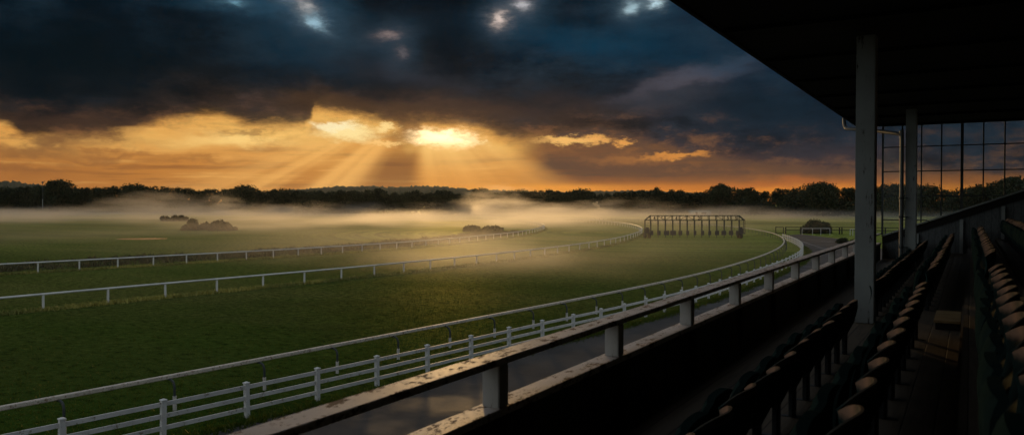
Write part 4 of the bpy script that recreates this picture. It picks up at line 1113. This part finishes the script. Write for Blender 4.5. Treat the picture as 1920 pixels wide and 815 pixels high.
bush('bush', 885, 434.5, 36, 421, 'brown scrubby bush inside the tight bend of the infield rail, left one', SCRUB, n=2400, size=0.22, lumps=7, seed=9, group='brown scrub inside the bend')
bush('bush', 922, 434.5, 42, 421.5, 'brown scrubby bush inside the tight bend of the infield rail, right one', SCRUB, n=2400, size=0.22, lumps=7, seed=10, group='brown scrub inside the bend')
bush('bush', 1585, 456, 34, 444, 'low ragged green bush at the grassy corner of the asphalt', n=3000, size=0.07, lumps=8, seed=12)
# pale-leaved tree at the edge of the wood
pt = empty('pale_tree', at_depth(1117.5, 470), 0.3); tag(pt, 'small pale-leaved tree standing out before the dark wood', 'tree')
o = bpy.data.objects.new('crown', leaf_mesh('crown', [(0,0,5.6),(1.3,0,5.0),(-1.4,0.3,6.4),(0.4,0,7.0),(1.6,0,3.9)], [1.1,0.9,0.8,0.8,0.8], 420, 0.26, PALELEAF, 77)); C.objects.link(o); o.parent = pt
MB().tube([(0,0,0),(0.1,0,3),(0,0,5.5)], 0.14, 6).tube([(0.1,0,3),(1.2,0,4.9)],0.07,5).tube([(0.1,0,3.5),(-1.3,0.2,6.2)],0.07,5).build('trunk', BARK, pt)

# dark post-and-rail fence and gate right of the course
def dfence(name, posts, rails, label, m, top, group=None, cat='fence', pw_=0.13):
    p0 = at(*posts[0]); root = empty(name, p0); tag(root, label, cat, group)
    P = [at(*q)-p0 for q in posts]
    for p in P: MB().box(-pw_/2,pw_/2,-pw_/2,pw_/2,-0.1,top, Matrix.Translation(p) @ Matrix.Rotation(TH,4,'Z')).build('post', m, root)
    for z in rails: 
        mb = MB()
        for a, b in zip(P, P[1:]): mb.bar(a+Vector((0,0,z)), b+Vector((0,0,z)), 0.05, 0.09 if cat == 'barrier' else 0.14)
        mb.build('rail', m, root)
    return root
dfence('rail_fence', [(1473,438.5),(1501,438.5),(1540,438.6),(1574,438.8),(1578.5,438.8),(1612,439),(1660,440),(1720,441)], [1.42,0.85], 'dark wooden post-and-rail fence passing the big rounded bush', DARKWOOD, 1.5, pw_=0.2)
dfence('field_gate', [(1454.5,437.5),(1469,438)], [1.36,0.15], 'small dark framed gate where the white fences meet', DARKWOOD, 1.42, cat='gate', pw_=0.14)
dfence('white_barrier', [(1504,440.2),(1523.5,440.2),(1539,440.2),(1556,440.2)], [1.32], 'short white rail in front of the big rounded bush', WHITE, 1.28, cat='barrier', pw_=0.06)
dfence('white_barrier', [(1594,441),(1599,441.2),(1606,441.4)], [1.26], 'short white rail just left of the near column', WHITE, 1.22, cat='barrier', pw_=0.08)
# masts on the left
pl = empty('mast', at_depth(80.5, 540)); tag(pl, 'thin dark mast rising above the trees at the far left', 'mast')
hgt = H+(382-340)/FPX*540
MB().tube([(0,0,0),(0,0,hgt)], 0.20, 8).build('pole', IRON, pl); MB().box(-0.9,0.9,-0.25,0.25,hgt-1.2,hgt-0.2).build('lamp_head', IRON, pl)
pl = empty('flagpole', at_depth(80.0, 420)); tag(pl, 'short pale pole on a low base before the dark trees at the left', 'pole')
MB().tube([(0,0,0),(0,0,H+(382-373)/FPX*420)], 0.09, 8).build('pole', PALE, pl); MB().box(-0.6,3.2,-0.3,0.3,0,0.5).build('base', PALE, pl)
bo = empty('marker_board', at_depth(414, 505)); tag(bo, 'long low white board in front of the far trees', 'board')
MB().box(-6,6,-0.05,0.05,0.5,1.7).build('panel', PALE, bo)
for xx in (-5,-1.7,1.7,5): MB().box(xx-0.08,xx+0.08,0.052,0.2,0,1.6).build('leg', PALE, bo)

# ================================================================ turf detail: tufts on the near course, rough grass farther out
def blades(n, region, hmin, hmax, seed, m, name, wk=0.16, clump=0.0):
    rg = np.random.default_rng(seed); P = region(rg, n); n = len(P)
    h_ = hmin + (hmax-hmin)*rg.random(n)**1.5
    if clump:
        h_ *= 0.45 + clump*np.clip(np.sin(P[:,0]*0.9+np.sin(P[:,1]*0.7)*2)*np.sin(P[:,1]*1.1+np.sin(P[:,0]*0.5)*2)+0.3, 0, 1.3)
    a = rg.random(n)*2*np.pi; wd = h_*wk
    V = np.empty((n,3,3)); dx, dy = np.cos(a)*wd, np.sin(a)*wd
    V[:,0,0] = P[:,0]-dx; V[:,0,1] = P[:,1]-dy; V[:,0,2] = 0
    V[:,1,0] = P[:,0]+dx; V[:,1,1] = P[:,1]+dy; V[:,1,2] = 0
    V[:,2,0] = P[:,0]+rg.normal(size=n)*h_*0.45; V[:,2,1] = P[:,1]+rg.normal(size=n)*h_*0.45; V[:,2,2] = h_
    me = bpy.data.meshes.new(name); me.vertices.add(n*3); me.vertices.foreach_set('co', V.ravel())
    me.loops.add(n*3); me.loops.foreach_set('vertex_index', np.arange(n*3, dtype=np.int32))
    me.polygons.add(n); me.polygons.foreach_set('loop_start', np.arange(0,n*3,3,dtype=np.int32))
    me.materials.append(m); me.update(calc_edges=True)
    o = bpy.data.objects.new(name, me); C.objects.link(o); o['kind'] = 'stuff'; return o
fenceA = np.array([(p.x,p.y) for p in fo])
def turf_region(rg, n):
    v = 17 + (95-17)*rg.random(n)**1.5
    u = (rg.random(n)*2-1)*0.72*v
    u = u[:]; X = FW.x*v + RT.x*u; Y = FW.y*v + RT.y*u
    xf = np.interp(Y, fenceA[:,1][:int(len(fenceA)*0.8)], fenceA[:,0][:int(len(fenceA)*0.8)])
    keep = X < xf - 0.05
    return np.stack([X[keep], Y[keep]], 1)
tag(blades(420000, turf_region, 0.025, 0.085, 3, BLADE, 'grass', 0.16, 0.0), 'short turf of the track', 'grass')
def verge_region(rg, n):
    i = rg.integers(0, len(fenceA)-1, n); t_ = rg.random(n)
    p = fenceA[i]*(1-t_)[:,None] + fenceA[i+1]*t_[:,None]
    return p + rg.normal(size=(n,2))*0.22
tag(blades(26000, verge_region, 0.05, 0.2, 4, BLADE, 'verge_grass', 0.16), 'ragged grass edge of the asphalt', 'grass')
def rail_strip(line, i1):
    A_ = np.array([(p.x,p.y) for p in line])
    def f(rg, n):
        i = rg.integers(0, i1, n); t_ = rg.random(n)
        return A_[i]*(1-t_)[:,None] + A_[i+1]*t_[:,None] + rg.normal(size=(n,2))*0.30
    return f
def m_long(nb, bs, out, t):
    n = nb.noise(geo_pos(nb), 0.25, 3, 0.6)
    setp(nb, bs, nb.mix(nb.ss(n, 0.4, 0.6), (0.16,0.17,0.035), (0.36,0.32,0.07)), 0.6, spec=0.3)
LONG = mat('uncut_yellow_grass', m_long)
tag(blades(42000, rail_strip(inner, 52), 0.08, 0.30, 8, LONG, 'uncut_grass', 0.14), 'uncut yellowish grass under the nearer white rail', 'grass')
tag(blades(42000, rail_strip(infield, 62), 0.08, 0.30, 9, LONG, 'uncut_grass', 0.16), 'uncut yellowish grass under the farther white rail', 'grass')
def hedge_region(rg, n):
    i = rg.integers(0, int(len(infield)*0.22), n); A_ = np.array([(p.x,p.y) for p in infield])
    t_ = rg.random(n); p = A_[i]*(1-t_)[:,None] + A_[i+1]*t_[:,None]
    d = A_[i+1]-A_[i]; d /= np.linalg.norm(d,axis=1)[:,None]; nrm = np.stack([-d[:,1], d[:,0]],1)
    off = 3.0 + rg.random(n)*11
    return p + nrm*off[:,None]
tag(blades(60000, hedge_region, 0.12, 0.5, 6, SCRUB, 'rough_grass', 0.14, 0.8), 'strip of long rough grass behind the infield rail', 'rough grass')

# ================================================================ air and mist
def m_haze(nb, bs, out, t):
    pv = t.nodes.new('ShaderNodeVolumePrincipled'); pv.inputs['Color'].default_value = (0.86,0.88,0.92,1)
    pv.inputs['Density'].default_value = 0.000018; pv.inputs['Anisotropy'].default_value = 0.7
    t.links.new(pv.outputs[0], out.inputs['Volume']); t.nodes.remove(bs)
HAZE = mat('haze_air', m_haze)
hb = 3300
hz_ = MB().box(-hb,hb,-hb,hb,-1.0,75).build('haze', HAZE); tag(hz_, 'thin evening haze', 'haze', kind='stuff')
def m_mist(nb, bs, out, t):
    p = geo_pos(nb); s3 = nb.sep(p); z = s3[2]
    # frame of the view axis, on the ground
    u = nb.v('DOT_PRODUCT', p, tuple(RT)); v_ = nb.v('DOT_PRODUCT', p, tuple(FW))
    q = nb.xyz(u, v_, nb.m('MULTIPLY', z, 4.0))
    n1 = nb.noise(nb.mapping(q, scale=(0.010, 0.006, 0.016)), 1.0, 3, 0.55)
    n2 = nb.noise(nb.mapping(q, loc=(5,1,0), scale=(0.045, 0.022, 0.045)), 1.0, 4, 0.6)
    top = nb.m('MULTIPLY_ADD', nb.ss(n1, 0.38, 0.66), 2.8, 2.4)
    top = nb.m('MULTIPLY_ADD', nb.ss(n2, 0.40, 0.75), 2.6, top)
    def g(px, v0, su, sv, k):
        a = (px-960)/FPX*v0
        x_ = nb.m('DIVIDE', nb.m('SUBTRACT', u, a), su); y_ = nb.m('DIVIDE', nb.m('SUBTRACT', v_, v0), sv)
        e = nb.m('POWER', 0.3679, nb.m('MULTIPLY_ADD', x_, x_, nb.m('MULTIPLY', y_, y_)))
        return nb.m('MULTIPLY', e, k)
    rise = nb.m('ADD', g(325, 420, 30, 70, 12.0), g(935, 420, 24, 70, 12.5))
    rise = nb.m('ADD', rise, nb.m('ADD', g(1110, 420, 40, 70, 5.5), g(700, 400, 60, 60, 2.0)))
    rise = nb.m('MULTIPLY', rise, nb.ss(n2, 0.36, 0.60, 0.35, 1.15))
    top = nb.m('ADD', top, rise)
    fz_ = nb.m('POWER', nb.m('SUBTRACT', 1.0, nb.m('DIVIDE', z, top), clamp=True), 1.5)
    patch = nb.m('MULTIPLY', nb.ss(n1, 0.40, 0.62), 90.0)
    mid = nb.m('POWER', 0.3679, nb.m('POWER', nb.m('DIVIDE', nb.m('ADD', u, 45), 70), 2.0))
    v2_ = nb.m('ADD', v_, nb.m('MULTIPLY_ADD', mid, 55.0, patch))
    reach = nb.m('MULTIPLY', nb.ss(v2_, 205, 380), nb.ss(v_, 545, 480))
    body = nb.m('MULTIPLY', nb.m('MULTIPLY', fz_, reach), nb.ss(n2, 0.34, 0.66, 0.20, 1.6))
    near = nb.m('MULTIPLY', nb.m('MULTIPLY', nb.m('MULTIPLY', fz_, nb.ss(n2, 0.34, 0.62, 0.3, 1.5)), nb.m('MULTIPLY', nb.ss(v_, 45, 90), nb.ss(v_, 300, 160))), nb.m('ADD', g(1060, 82, 8, 14, 0.60), nb.m('ADD', g(830, 108, 27, 36, 0.80), g(930, 76, 13, 14, 0.75))))
    dens = nb.m('MULTIPLY', nb.m('ADD', body, near), 0.0165)
    pv = t.nodes.new('ShaderNodeVolumePrincipled'); pv.inputs['Color'].default_value = (0.93,0.92,0.92,1)
    pv.inputs['Anisotropy'].default_value = 0.76
    nb._in(pv.inputs['Density'], dens); t.links.new(pv.outputs[0], out.inputs['Volume']); t.nodes.remove(bs)
MIST = mat('ground_mist', m_mist)
mb = MB(); c4 = [at_depth(-420, 45), at_depth(1750, 45), at_depth(1850, 545), at_depth(-420, 545)]
c4 = [at_depth(960-900, 40), at_depth(960+560, 40), at_depth(960+900, 545), at_depth(960-1250, 545)]
mb.add([(p.x,p.y,0.02) for p in c4]+[(p.x,p.y,17.0) for p in c4], [(3,2,1,0),(4,5,6,7),(0,1,5,4),(1,2,6,5),(2,3,7,6),(3,0,4,7)])
ms = mb.build('mist', MIST); tag(ms, 'low golden mist lying over the course and infield', 'mist', kind='stuff')
